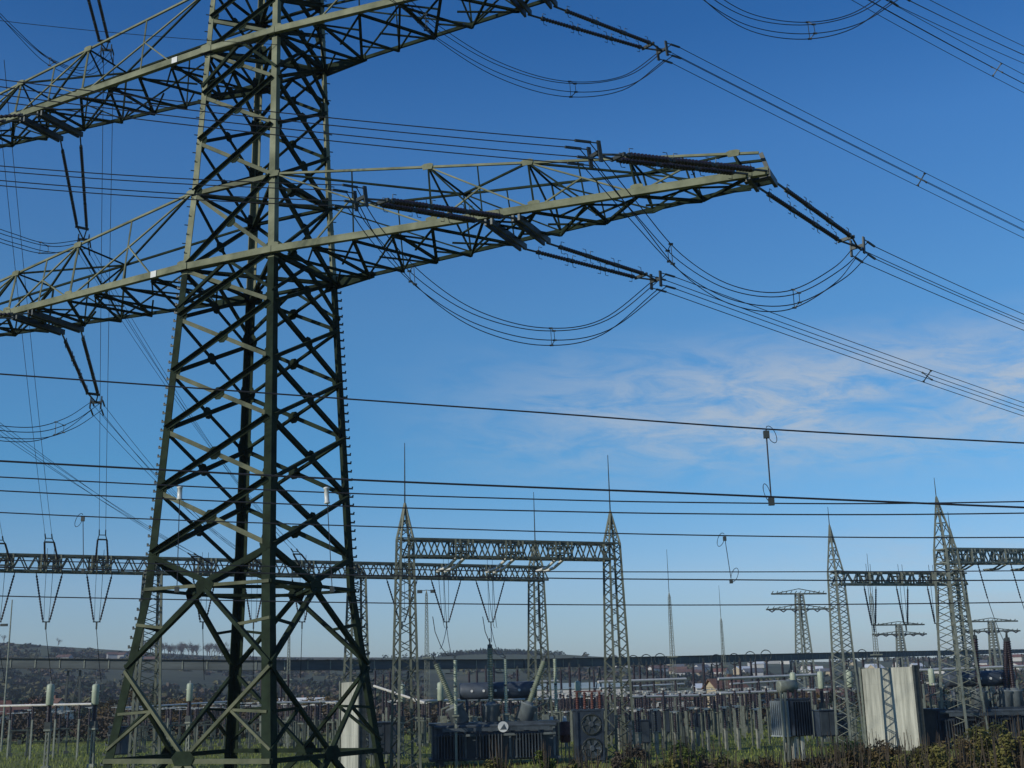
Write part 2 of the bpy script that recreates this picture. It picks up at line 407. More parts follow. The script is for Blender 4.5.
FR = [0.0, 0.18, 0.35, 0.455, 0.56, 0.66, 0.76, 0.86, 0.955]
def arm(z, zu, a, sg):
    wl, wu = W(z), W(zu)
    fl = lambda f, s: T(sg*(wl + (a-wl)*f), s*(wl*(1-f) + 0.42*f), z)
    fu = lambda f, s: T(sg*(wu + (a*0.985-wu)*f), s*(wu*(1-f) + 0.36*f), zu + (z + 0.85 - zu)*f)
    fn, bk = TN(0, -1), TN(0, 1)
    # front chord: a channel lying outside the legs, carried past the tower face
    a_o = MB(); of = fn*0.14
    p0 = fl(-0.02, -1) + of if sg < 0 else node('L', z) + of + TN(-0.15, 0)
    for q0, q1 in ((fl(0, -1) + of, fl(1, -1) + of), (fl(0, -1) + of - (fl(1, -1)-fl(0, -1)).normalized()*0.02, p0)):
        a_o.bar(q0, q1, 0.03, 0.19)
        for zz in (0.095, -0.095): a_o.bar(q0 - fn*0.07 + Vector((0, 0, zz+0.017)), q1 - fn*0.07 + Vector((0, 0, zz+0.017)), 0.17, 0.03)
    top = part('crossarm', a_o, olive, pylon)
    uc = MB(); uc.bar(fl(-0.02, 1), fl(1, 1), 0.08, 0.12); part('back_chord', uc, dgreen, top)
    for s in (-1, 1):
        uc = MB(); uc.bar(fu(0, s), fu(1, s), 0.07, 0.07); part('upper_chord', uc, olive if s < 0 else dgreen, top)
    post = MB(); diag = MB(); gus = MB(); dk = MB(); bot = MB(); tp = MB()
    maj = [0, 2, 4, 6, 8]
    for s in (-1, 1):
        n = fn if s < 0 else bk
        for i, f in enumerate(FR):
            if i == 0: continue
            (post if s < 0 and sg < 0 else dk).bar(fl(f, s), fu(f, s), 0.06 if i in maj else 0.045)  # left front posts in the sunlit olive, the rest darkened as if shaded
        for i, j in zip(maj, maj[1:]):
            A, Bq = fu(FR[i], s), fl(FR[j], s); Mx = fl(FR[i], s)
            dg = diag if s < 0 else dk; dg.bar(A, Bq, 0.055, 0.045)
            mm = A.lerp(Bq, 0.5)
            dg.bar(mm, fl(FR[i]*0.75 + FR[j]*0.25, s) if i == 0 else Mx, 0.055, 0.045)
            if j < 8: dk.bar(fu(FR[j], s), fl(FR[j+1], s).lerp(fu(FR[j+1], s), 0.0), 0.07, 0.05)
        for i in maj[:]:
            for q in ((fu(FR[i], s), fl(FR[i], s) + Vector((0, 0, 0.17))) if s < 0 else ()):
                d = (fl(1, s) - fl(0, s)).normalized()
                gus.plate([q + n*0.055 + d*x + Vector((0, 0, y)) for x, y in ((-0.2, 0.06), (-0.15, -0.1), (0.15, -0.1), (0.2, 0.06), (0.1, 0.1), (-0.1, 0.1))], n, 0.02)
        if s > 0: dk.plate([fl(-0.03, s) + Vector((0, 0, y)) for y in (-0.25, 0.25)] + [fl(0.10, s) + Vector((0, 0, y)) for y in (0.1, -0.1)], n, 0.14)
        # lower edge flange
    lo = Vector((0, 0, -0.10))
    fs = [0, 0.09, 0.18, 0.265, 0.35, 0.455, 0.56, 0.66, 0.76, 0.86, 0.955]
    for i, (f0, f1) in enumerate(zip(fs, fs[1:])):
        s = 1 if i % 2 else -1
        bot.bar(fl(f0, s) + lo, fl(f1, -s) + lo, 0.10, 0.07)
        if i < 9: bot.bar(fl(f1, -s) + lo*1.3, fl(f0, -s).lerp(fl(f0, s), 0.5) + lo*1.3, 0.06, 0.05)
        if i % 2: bot.bar(fl(f0, -1), fl(f0, 1), 0.09, 0.08)
        q = fl(f0, s).lerp(fl(f1, -s), 0.68); bot.bar(q + lo, fl(f0, -s) + lo, 0.05)
        q2 = fl(f0, s).lerp(fl(f1, -s), 0.34); bot.bar(q2 + lo, fl(f1, s) + lo, 0.05)
        if f1 < 0.7: bot.bar(fl(f0, -s) + lo*1.6, fl(f1, s) + lo*1.6, 0.075, 0.06)
    for i, j in zip(maj, maj[1:]):
        s = 1 if (i//2) % 2 else -1
        tp.bar(fu(FR[i], s), fu(FR[j], -s), 0.06); tp.bar(fu(FR[j], -1), fu(FR[j], 1), 0.05)
        tp.bar(fu(FR[j], -1), fl(FR[j], 1), 0.05)
    diag.add(post.v, post.f); diag.add(gus.v, gus.f); dk.add(tp.v, tp.f)
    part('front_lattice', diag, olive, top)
    part('bottom_lattice', bot, dgreen, top); part('top_lattice', dk, dgreen, top)  # underside bracing dark: its shade is put into the colour
    if a > 14:
        for f in (0.47, 0.525):
            for o in (-0.1, 0.1):
                cb = MB()
                d = TN(1, 0)*o
                cb.bar(fl(f, -1.12) + d + Vector((0, 0, -0.22)), fl(f, 1.12) + d + Vector((0, 0, -0.22)), 0.07, 0.2); part('cross_beam', cb, dsteel, top)
    cb = MB()
    for f in (0.965, 1.0):
        cb.bar(fl(f, -1.35) + Vector((0, 0, -0.05)), fl(f, 1.35) + Vector((0, 0, -0.05)), 0.10, 0.22)
    cb.bar(fl(1.0, 0) + Vector((0, 0, -0.1)), fu(1.0, 0) + Vector((0, 0, 0.1)), 0.09, 0.12); cb.bar(fl(0.95, 0), fl(1.0, 0), 0.2, 0.1)
    part('cross_beam', cb, dsteel, top)
    return fl, fu, top
A1, A3 = 22.17, 24.0
arms = {}
for sg in (-1, 1):
    arms['low', sg] = arm(Z1, Z2, A1, sg)
    arms['mid', sg] = arm(Z3, Z4, A3, sg)
    arms['top', sg] = arm(Z5, Z6, 14.0, sg)
for key, f in (('low', 0.075), ('mid', 0.075)):
    fl, fu, top = arms[key, -1]; c = fl(f, -1) + TN(0, -0.175); d = (fl(1, -1) - fl(0, -1)).normalized(); m = MB()
    m.plate([c + d*x + Vector((0, 0, y)) for x, y in ((-0.13, -0.11), (0.13, -0.11), (0.13, 0.11), (-0.13, 0.11))], TN(0, -1), 0.01)
    part('number_plate', m, whitep, top)

# ------------------------------------------------------------------ insulator strings, conductors
def bundle_frame(P, d, r=0.22):
    x = d.cross(Vector((0, 0, 1))).normalized()*r; y = x.cross(d).normalized()*r
    return [P + x + y, P - x + y, P - x - y, P + x - y]
def string_pair(a1, a2, E, label, rods=3, r=0.074, spread=0.42):
    """two strings from the crossbeam ends a1, a2 to a yoke at E"""
    a1, a2, E = Vector(a1), Vector(a2), Vector(E); mid = (a1+a2)/2; d = (E-mid).normalized()
    t = thing('strain_insulator', label, 'insulator string', mid, 'strain insulator strings of the pylon')
    x = (a1 - a2).normalized(); x = (x - d*x.dot(d)).normalized()
    e1, e2 = E + x*spread/2, E - x*spread/2; fit = MB(); yoke = MB(); horn = MB()
    for a, e in ((a1, e1), (a2, e2)):
        L = (e-a).length; l0 = min(0.55, L*0.12); q0 = a.lerp(e, l0/L); q1 = a.lerp(e, 1 - 0.12/L)
        fit.bar(a, q0, 0.05, 0.05); fit.bar(q1, e, 0.06)
        for k in range(rods):
            s0 = q0.lerp(q1, k/rods + 0.02); s1 = q0.lerp(q1, (k+1)/rods - 0.02)
            m = MB(); m.ribbed(s0, s1, r, 11, 8); part('insulator_rod', m, brownglaze, t, True)
            for p, sgn in ((s0, 1), (s1, -1)):
                fit.bar(p - d*0.07, p + d*0.07, 0.11)
                u = Vector((0, 0, 1)); u = (u - d*u.dot(d)).normalized()
                for q in (1, -1):
                    h0 = p; h1 = p + u*0.2*q + d*sgn*0.03; h2 = h1 + d*0.13*sgn
                    horn.tube([h0, h1, h2], 0.013, 4)
    yoke.bar(e1 + x*0.08, e2 - x*0.08, 0.07, 0.10)
    K = E + d*0.75
    yoke.bar(e1, K, 0.045); yoke.bar(e2, K, 0.045)
    fr = bundle_frame(K, d)
    yoke.bar(fr[0] + (fr[0]-fr[3])*0.15, fr[3] + (fr[3]-fr[0])*0.15, 0.045, 0.11, up=d); yoke.bar(fr[1] + (fr[1]-fr[2])*0.15, fr[2] + (fr[2]-fr[1])*0.15, 0.045, 0.11, up=d); yoke.bar((fr[0]+fr[3])/2, (fr[1]+fr[2])/2, 0.07, 0.10)
    for p in fr: yoke.bar(p, p + d*0.25, 0.025); yoke.bar(p + d*0.25, p + d*0.75, 0.055)
    part('link_fittings', fit, dsteel, t); part('arcing_horns', horn, dsteel, t); part('yoke', yoke, dsteel, t)
    return [p + d*0.7 for p in fr], [p + d*0.3 for p in fr], d
def bundle(starts, ends, sag, label, r=0.017, spacers=(), ext=0.0):
    t = thing('conductor_bundle', label, 'conductor', starts[0], None)
    lines = []
    for s, e in zip(starts, ends):
        p = hang(s, e, sag, 16)
        if ext: p.append(p[-1] + (p[-1]-p[-2]).normalized()*ext)
        m = MB(); m.tube(p, r, 4); part('wire', m, wire_m, t); lines.append(p)
    if spacers and len(starts) == 4:
        m = MB()
        for k in spacers:
            q = [l[k] for l in lines]; c = sum(q, Vector())/4
            for a in q: m.bar(c, a, 0.035)
            for i in range(4): m.bar(q[i], q[i].lerp(c, .2) , 0.07)
        part('spacer', m, dsteel, t)
    return t
def loop(s_pts, e_pts, img, label, r=0.016, spac=(0.3, 0.7), D=None):
    """slack jumper: from clamps s_pts to clamps e_pts through picture points img at the depth in between"""
    t = thing('jumper_loop', label, 'jumper cable', s_pts[0], 'slack jumper loops under the crossarms')
    lines = []; cs = sum(s_pts, Vector())/len(s_pts); ce = sum(e_pts, Vector())/len(e_pts); n = len(img)
    for k, (s, e) in enumerate(zip(s_pts, e_pts)):
        pts = [s]
        for i, (px, py) in enumerate(img):
            q = (i+1)/(n+1); dd = cs.y + (ce.y - cs.y)*q if D is None else D
            pts.append(at(px, py, dd) + (s-cs).lerp(e-ce, q) + Vector((0, 0, (0.08 if k % 2 else -0.08)*math.sin(q*math.pi))))
        pts.append(e); p = curve(pts, 8); m = MB(); m.tube(p, r, 4); part('wire', m, wire_m, t); lines.append(p)
    m = MB()
    for f in spac:
        k = int(f*(len(lines[0])-1)); q = [l[k] for l in lines]
        for i in range(len(q)): m.bar(q[i], q[(i+1) % len(q)], 0.018)
        for a in q: m.bar(a - Vector((0.06, 0, 0)), a + Vector((0.06, 0, 0)), 0.045)
    part('spacer', m, dsteel, t)
    return t
def tip_ends(key, sg):
    fl = arms[key, sg][0]; return fl
def pair_at(fl, f0, f1, s): return fl(f0, s*1.1) + Vector((0, 0, -0.25)), fl(f1, s*1.1) + Vector((0, 0, -0.25))

fl = arms['low', 1][0]
a1, a2 = fl(0.965, 1.3), fl(1.0, 1.3)
E = onray((a1+a2)/2, 846, 239, 4.7, True)
w_lt, j_lt, d = string_pair(a1, a2, E, 'strain insulator pair sloping from the lower right crossarm tip down to the right')
ends = bundle_frame(at(1040, 329, 51), d); bundle(w_lt, ends, 0.05, 'four-wire bundle running right from the lower right arm tip', spacers=(), ext=70)
b1, b2 = fl(0.965, -1.3), fl(1.0, -1.3)
E = onray((b1+b2)/2, 618, 157, 5.0, False)
w_ln, j_ln, d2 = string_pair(b1, b2, E, 'near level insulator pair lying along the tip half of the lower right crossarm', r=0.095)
ends = bundle_frame(at(-20, 88, 27.5), d2, 0.2); bundle(w_ln, ends, 0.10, 'four-wire bundle from the lower right arm tip crossing left between the crossarms', ext=25)
loop(j_ln, j_lt, [(636, 215), (682, 266), (735, 296), (790, 300), (838, 275)], 'four-wire jumper loop hanging below the lower right arm tip')

a1, a2 = pair_at(fl, 0.47, 0.525, 1)
E = onray((a1+a2)/2, 641, 276, 4.9, True)
w_mt, j_mt, d = string_pair(a1, a2, E, 'strain insulator pair sloping right from the middle of the lower right crossarm')
bundle(w_mt, bundle_frame(at(1040, 415, 58), d), 0.05, 'four-wire bundle running right from the middle of the lower right arm', spacers=(10,), ext=80)
b1, b2 = pair_at(fl, 0.47, 0.525, -1)
E = onray((b1+b2)/2, 382, 202, 4.7, False)
w_mn, j_mn, d2 = string_pair(b1, b2, E, 'near level insulator pair lying along the root half of the lower right crossarm', r=0.095)
bundle(w_mn, bundle_frame(at(-20, 174, 30), d2, 0.2), 0.08, 'four-wire bundle from the middle of the lower right arm passing left through the tower', ext=25)
loop(j_mn, j_mt, [(378, 238), (425, 287), (480, 321), (545, 336), (605, 326)], 'four-wire jumper loop hanging below the middle of the lower right arm')

fl = arms['mid', 1][0]
a1, a2 = pair_at(fl, 0.47, 0.525, 1)
E = onray((a1+a2)/2, 648, 46, 5.2, True)
w_, j_t, d = string_pair(a1, a2, E, 'strain insulator pair sloping right from the middle of the upper right crossarm')
bundle(w_, bundle_frame(at(1040, 238, 53), d), 0.05, 'four-wire bundle running right from the middle of the upper right arm', spacers=(10,), ext=70)
b1, b2 = pair_at(fl, 0.47, 0.525, -1)
E = onray((b1+b2)/2, 345, -30, 4.9, False)
w_n, j_n, d2 = string_pair(b1, b2, E, 'near level insulator pair above the frame at the upper right crossarm')
bundle(w_n, bundle_frame(at(-20, -60, 30), d2, 0.2), 0.08, 'four-wire bundle passing left above the upper crossarm', ext=25)
loop(j_n, j_t, [(385, -10), (440, 35), (500, 70), (565, 88), (625, 82)], 'four-wire jumper loop hanging below the upper right arm')

a1, a2 = fl(0.965, 1.3), fl(1.0, 1.3)
E = onray((a1+a2)/2, 880, -18, 5.0, True)
w_, j_t, d = string_pair(a1, a2, E, 'strain insulator pair at the tip of the upper right crossarm')
bundle(w_, bundle_frame(at(1040, 62, 50), d), 0.05, 'upper four-wire bundle crossing the top right corner', ext=70)
b1, b2 = fl(0.965, -1.3), fl(1.0, -1.3)
E = onray((b1+b2)/2, 640, -110, 5.0, False)
w_n, j_n, d2 = string_pair(b1, b2, E, 'near level insulator pair at the tip of the upper right crossarm')
loop(j_n, j_t, [(668, -45), (705, -5), (750, 22), (805, 30), (855, 20)], 'four-wire jumper loop hanging into the top edge of the view')
fl = arms['top', 1][0]
s0 = fl(1.0, 1.3)
bundle(bundle_frame(s0, Vector((0.7, 0.7, 0)), 0.2), bundle_frame(at(1040, 92, 56), Vector((.7, .7, 0)), 0.26), 0.3, 'lower four-wire bundle crossing the top right corner', spacers=(14,), ext=60)

# left circuit
def left_set(key, fy, yoke_px, L, far_end, sag, labs, spread=0.42, nw=4):
    fl = arms[key, -1][0]
    a1, a2 = pair_at(fl, fy[0], fy[1], 1)
    E = onray((a1+a2)/2, *yoke_px, L, True)
    w_, j_, d = string_pair(a1, a2, E, labs[0], spread=spread)
    return w_, j_, d
# gantry far row geometry (beam of the rear gantry) needed for the slack spans
GA, GB = at(-90, 561, 79), at(545, 574, 101)
def on_gantry(px):
    lo, hi = -0.5, 1.3
    for _ in range(50):
        m = (lo+hi)/2
        if proj(GA.lerp(GB, m))[0] < px: lo = m
        else: hi = m
    return GA.lerp(GB, lo)
GD = (GB - GA); GD.z = 0; GD.normalize()
GNV = Vector((GD.y, -GD.x, 0))            # towards the pylon
def gantry_dead(px, toward, label, L=2.6, r=0.07):
    """pair of small strain strings on the rear gantry pulling up towards the pylon; returns wire ends"""
    p = on_gantry(px) + GNV*0.65 + Vector((0, 0, 0.1)); d = (Vector(toward) - p).normalized()
    t = thing('dead_end_insulator', label, 'insulator string', p, 'dead-end insulators on the rear gantry beam'); fit = MB()
    es = []
    for s in (-0.42, 0.42):
        a = p + GD*s; e = p + d*L + GD*s*0.7
        fit.bar(a, a.lerp(e, 0.12), 0.05)
        m = MB(); m.ribbed(a.lerp(e, 0.1), e, r, 14, 7); part('insulator_rod', m, brownglaze, t, True)
        es.append(e)
    fit.bar(es[0], es[1], 0.07, 0.10)
    K = [es[0].lerp(es[1], .15) + d*0.5, es[0].lerp(es[1], .85) + d*0.5]
    for e, k in zip(es, K): fit.bar(e, k, 0.05); fit.bar(k, k + d*0.55, 0.07)
    fit.bar(K[0], K[1], 0.05)
    part('link_fittings', fit, dsteel, t); return [k + d*0.5 for k in K]
w_a, j_a, d = left_set('low', (0.47, 0.525), (93, 394), 5.0, None, 0, ['strain insulator pair hanging off the lower left crossarm'])
fe = gantry_dead(255, w_a[0], 'small dead-end insulator pair on the rear gantry seen between the pylon legs')
bundle(w_a, [fe[0], fe[1], fe[1], fe[0]], 0.6, 'slack wire bundle falling from the lower left arm to the rear gantry', r=0.013)
w_b, j_b, d = left_set('mid', (0.47, 0.525), (82, 228), 5.3, None, 0, ['strain insulator pair hanging off the upper left crossarm'])
fe = gantry_dead(303, w_b[0], 'small dead-end insulator pair on the rear gantry beside the nearest pylon leg')
bundle(w_b, [fe[0], fe[1], fe[1], fe[0]], 0.9, 'slack wire bundle falling from the upper left arm behind the tower', r=0.013)
fl = arms['low', -1][0]
fe = gantry_dead(205, fl(1, 0), 'small dead-end insulator pair on the rear gantry just right of the left pylon leg')
st = bundle_frame(at(-60, 385, 52), Vector((0.3, 0.9, 0)))
bundle(st, [fe[0], fe[1], fe[1], fe[0]], 0.3, 'thin slack bundle slanting in from the left edge to the rear gantry', r=0.012)
fl = arms['top', -1][0]
m1, m2 = fl(0.80, 0.9), fl(0.85, 0.9)
E = onray((m1+m2)/2, 104, 41, 5.2, True)
w_c, j_c, d = string_pair(m1, m2, E, 'strain insulator pair hanging down from the top edge of the view', spread=0.4)
fe = gantry_dead(100, w_c[0], 'dead-end insulator pair on the rear gantry nearest the left pylon leg')
bundle([w_c[0], w_c[1]], fe[::-1], 0.5, 'pair of wires dropping straight down to the rear gantry', r=0.014)
fe = gantry_dead(50, at(-6, 60, 45), 'dead-end insulator pair on the rear gantry near the left edge')
q = at(-6, 60, 44); bundle([q, q + Vector((0.4, 0, 0))], fe, 0.4, 'pair of wires falling steeply along the left edge', r=0.013, ext=0)
fe = gantry_dead(2, at(-60, 200, 48), 'dead-end insulator pair on the rear gantry cut by the left edge')
q = at(-60, 200, 48); bundle([q, q + Vector((0.4, 0, 0))], fe, 0.4, 'pair of wires falling outside the left edge', r=0.013)
# near strings and jumpers on the left arms
for key, y0, labn, labj, img, jj in (('low', 322, 'near level insulator pair at the lower left crossarm cut by the left edge', 'jumper loop under the lower left crossarm', [(68, 425), (30, 435), (-30, 427), (-90, 395)], j_a),
                                     ('mid', 128, 'near level insulator pair at the upper left crossarm cut by the left edge', 'jumper loop under the upper left crossarm', [(52, 249), (20, 242), (-20, 226), (-80, 180)], j_b)):
    fl = arms[key, -1][0]; b1, b2 = pair_at(fl, 0.47, 0.525, -1)
    E = onray((b1+b2)/2, -150, y0, 5.2, False); w_n, j_n, d2 = string_pair(b1, b2, E, labn)
    loop(jj, j_n, img, labj, spac=(0.25,))
e_ = [at(-60, -60, 40) + Vector((i*.2, 0, k*.2)) for i, k in ((0, 0), (1, 0), (1, 1), (0, 1))]
loop(j_c, e_, [(86, 72), (52, 62), (20, 35), (-20, -8)], 'jumper loop crossing the top left corner', spac=(0.4,))
m = MB(); m.tube(hang(at(-30, 17, 36), node('F', 27.2), 0.1), 0.013, 4)
solo('earth_wire', m, wire_m, 'single thin wire meeting the tower below the upper crossarm', 'wire', at(-30, 17, 36))

# ------------------------------------------------------------------ railway overhead wires in front
def rail_wire(pts, D, r, label):
    p_ = curve([at(x, y, D) for x, y in pts], 5); p_ = [p_[0] + (p_[0]-p_[1]).normalized()*60] + p_ + [p_[-1] + (p_[-1]-p_[-2]).normalized()*60]
    m = MB(); m.tube(p_, r, 4)
    return solo('railway_wire', m, wire_m, label, 'overhead wire', at(*pts[0], D), 'railway wires in front of the pylon')
rail_wire([(-90, 367), (0, 374), (348, 399), (540, 412.5), (765, 429), (1024, 443), (1110, 447)], 13, 0.0095, 'highest railway wire crossing the whole view below the arms')
rail_wire([(-90, 456), (0, 461), (160, 469.7), (348, 479.5), (540, 487.6), (680, 493), (880, 501.5), (1110, 511)], 13, 0.0115, 'thick lowest-sagging railway wire second from the top')
rail_wire([(-90, 473), (0, 477), (160, 485), (353, 493.5), (540, 499.3), (680, 502.3), (880, 503.6), (1110, 500)], 18, 0.0105, 'railway wire that crosses the thick one near the right')
rail_wire([(-90, 486), (0, 490.7), (160, 498.5), (354, 506.5), (540, 511), (680, 513.6), (880, 514.6), (1110, 512)], 18, 0.0105, 'railway wire fourth from the top')
rail_wire([(-90, 508), (0, 512.5), (160, 519.5), (380, 526.7), (640, 534), (880, 537.5), (1110, 537)], 23, 0.012, 'railway wire fifth from the top carrying two droppers')
rail_wire([(-90, 557), (0, 560), (300, 567), (540, 571.5), (880, 571.6), (1110, 570)], 23, 0.010, 'thin railway wire just above the rear gantry beam height')
rail_wire([(-90, 563), (0, 567), (300, 574), (540, 578), (680, 579.4), (880, 580.5), (1110, 580)], 23, 0.012, 'railway wire running level with the rear gantry beam')
rail_wire([(-90, 593), (0, 596), (150, 599), (380, 603), (640, 605), (880, 604), (1110, 601)], 26, 0.012, 'lowest railway wire just below the gantry beams')
def dropper(a, b, D, label, loops=(1, 1), ins=None):
    A, Bq = at(*a, D), at(*b, D); t = thing('dropper', label, 'dropper wire', A, 'droppers between the railway wires'); m = MB()
    m.tube([A, A.lerp(Bq, .5), Bq], 0.008, 4); part('hanger_wire', m, wire_m, t)
    c = MB()
    for p in (A, Bq): c.bar(p - Vector((0.03, 0, 0.05)), p + Vector((0.03, 0, -0.05)), 0.045, 0.08)
    part('clamp', c, dsteel, t)
    for p, s, k in ((A, -1, loops[0]), (Bq, 1, loops[1])):
        if not k: continue
        m = MB(); m.tube([p + Vector((k*(0.055 - 0.055*math.cos(q)), 0, s*0.08*math.sin(q) + s*0.05*(1-math.cos(q))))*(D/13)**.5 for q in [i*math.pi/9 for i in range(18)]], 0.0045*(D/13)**.5, 4)
        part('wire_loop', m, wire_m, t)
    if ins:
        m = MB(); P0, P1 = at(*ins[0], D), at(*ins[1], D); m.lathe(P0, P1, [(0, .02), (.04, .045), (.1, .045), (.14, .036), (.86, .036), (.9, .045), (.96, .045), (1, .02)], 10)
        part('insulator', m, whiteglaze, t, True)
    return t
dropper((766, 430), (771, 497), 13, 'dark dropper between the two highest railway wires at right', (1, -0.7))
dropper((724.5, 536), (731, 578.5), 23, 'short dropper hanging in the gap between the gantries', (-1, 1))
dropper((83, 516.5), (83.5, 568), 23, 'short dropper at the left in front of the rear gantry', (-1, 0))
dropper((180, 486), (177, 586), 18, 'hanger with a pale cylindrical insulator at the left pylon leg', (0, 0), ((180, 486.5), (179.6, 500)))
dropper((326.5, 486), (332, 586), 18, 'hanger with a pale cylindrical insulator at the right pylon leg', (0, 0), ((326.3, 487), (327.2, 504)))

# ------------------------------------------------------------------ ground, hills, far setting
def ridge(px):  # picture height of the hill line, read along the horizon
    return np.interp(px, [-600, -100, 0, 130, 200, 300, 420, 480, 560, 640, 800, 1024, 1200, 1700],
                     [640, 645, 648, 654, 658, 659, 659, 654, 656, 662, 664, 660, 655, 650])
def horizon(px): return 384 + F*math.tan(PITCH) - ROLL*(px-512)
def hill_z(X, Y):
    r = math.hypot(X, Y)
    if Y < 1: return 0.0
    px = 512 + 1195*X/Y*1.0
    if abs(X/Y) > 1.6: px = 512 + 1195*math.copysign(1.6, X)
    h = (horizon(px) - ridge(px))/F*0.985
    t = min(max((r - 330)/(1250-330), 0), 1); t = t*t*(3-2*t)*0.9 + 0.1*t
    fall = 1.0 if r < 1400 else max(0.0, 1-(r-1400)/3000)
    return (h*min(r, 1400)*t + H*t*0.98)*fall - 0.4*(1-t)*min(max((r-250)/80, 0), 1)
gm = MB(); rs = [0, 12, 25, 40, 60, 80, 100, 125, 150, 180, 220, 270, 330, 400, 480, 570, 670, 780, 900, 1020, 1120, 1200, 1250, 1320, 1420, 1700, 2300, 3400]
NA = 180
for r in rs[1:]:
    for k in range(NA):
        th = 2*math.pi*k/NA; X, Y = r*math.sin(th), r*math.cos(th)
        gm.v.append((X, Y, hill_z(X, Y)))
gm.v.append((0, 0, 0)); ctr = len(gm.v)-1
for k in range(NA): gm.f.append((ctr, (k+1) % NA, k))
for i in range(len(rs)-2):
    for k in range(NA):
        a, b = i*NA+k, i*NA+(k+1) % NA; gm.f.append((a, b, b+NA, a+NA))
gmat = mat('grass_ground', (0.075, 0.095, 0.03), 0.95, 0, 0.3, 0.35, 0.0, col2=(0.16, 0.15, 0.055), spec=0.1)
def ground_mat():
    t = gmat.node_tree; b = t.nodes['Principled BSDF']; L = t.links.new
    g = t.nodes.new('ShaderNodeTexCoord')
    def noise(sc, det=6):
        n = t.nodes.new('ShaderNodeTexNoise'); n.inputs['Scale'].default_value = sc; n.inputs['Detail'].default_value = det; L(g.outputs['Object'], n.inputs['Vector']); return n.outputs['Fac']
    def ramp(v, els):
        r = t.nodes.new('ShaderNodeValToRGB'); L(v, r.inputs[0])
        while len(r.color_ramp.elements) < len(els): r.color_ramp.elements.new(0.5)
        for e, (p, c) in zip(r.color_ramp.elements, els): e.position = p; e.color = (*c, 1)
        return r.outputs[0]
    def mix(f, a, c, op='MIX'):
        m = t.nodes.new('ShaderNodeMixRGB'); m.blend_type = op
        if isinstance(f, float): m.inputs[0].default_value = f
        else: L(f, m.inputs[0])
        L(a, m.inputs[1]); L(c, m.inputs[2]); return m.outputs[0]
    near = mix(0.55, ramp(noise(0.07), [(0.35, (0.11, 0.155, 0.033)), (0.6, (0.16, 0.18, 0.05)), (0.75, (0.18, 0.15, 0.065))]), ramp(noise(2.2, 8), [(0.3, (0.05, 0.065, 0.02)), (0.7, (0.17, 0.17, 0.07))]))
    # far slopes: a patchwork of woods, fields, dull meadow
    v = t.nodes.new('ShaderNodeTexVoronoi'); v.inputs['Scale'].default_value = 0.0105; v.inputs['Randomness'].default_value = 0.9
    wv = t.nodes.new('ShaderNodeVectorMath'); wv.operation = 'MULTIPLY'; wv.inputs[1].default_value = (1, 0.55, 0.0); L(g.outputs['Object'], wv.inputs[0]); L(wv.outputs[0], v.inputs['Vector'])
    sepc = t.nodes.new('ShaderNodeSeparateColor'); L(v.outputs['Color'], sepc.inputs[0])
    fields = ramp(sepc.outputs[0], [(0.0, (0.035, 0.05, 0.03)), (0.3, (0.05, 0.06, 0.04)), (0.5, (0.075, 0.09, 0.05)), (0.72, (0.09, 0.11, 0.06)), (0.9, (0.10, 0.09, 0.06))])
    far = mix(0.35, fields, ramp(noise(0.05, 8), [(0.35, (0.03, 0.035, 0.02)), (0.7, (0.12, 0.105, 0.06))]))
    sp = t.nodes.new('ShaderNodeVectorMath'); sp.operation = 'LENGTH'; L(g.outputs['Object'], sp.inputs[0])
    mr = t.nodes.new('ShaderNodeMapRange'); mr.inputs[1].default_value = 260; mr.inputs[2].default_value = 420; L(sp.outputs['Value'], mr.inputs[0])
    L(mix(mr.outputs[0], near, far), b.inputs['Base Color'])
ground_mat()
setting('ground', gm, gmat, smooth=True)

# ------------------------------------------------------------------ lattice towers and gantries
def lat_tower(m, c, zt, wb, wt, zp, yaw, r=0.075, n=11, peak=(0, 0), rb=0.045):
    """square lattice mast: width wb at the ground to wt at zt, then a pyramid to zp"""
    x = Vector((math.cos(yaw), math.sin(yaw), 0)); y = Vector((-x.y, x.x, 0)); c = Vector(c)
    cs = [(-1, -1), (1, -1), (1, 1), (-1, 1)]
    def P(i, z):
        q = wb + (wt-wb)*min(z/zt, 1); return c + (x*cs[i][0] + y*cs[i][1])*q/2 + Vector((0, 0, z))
    # panel heights shrink with the width
    zs = [0.0]
    for k in range(n): zs.append(zs[-1] + (wb + (wt-wb)*k/n))
    f = zt/zs[-1]; zs = [z*f for z in zs]
    tip = c + x*peak[0] + y*peak[1] + Vector((0, 0, zp))
    for i in range(4):
        m.bar(P(i, 0), P(i, zt), 2*r); m.bar(P(i, zt), tip, 1.6*r)
        j = (i+1) % 4
        for a, b in zip(zs, zs[1:]):
            h = (a+b)/2
            m.bar(P(i, a), P(j, h), 2*rb, 1.2*rb); m.bar(P(j, h), P(i, b), 2*rb, 1.2*rb)
        m.bar(P(i, zt), P(j, zt), 2*rb)
        for k in range(1, 4):
            q = k/4; m.bar(P(i, zt).lerp(tip, q), P(j, zt).lerp(tip, q), 1.4*rb)
            m.bar(P(i, zt).lerp(tip, q), P(j, zt).lerp(tip, q-0.25), 1.4*rb)
    return tip
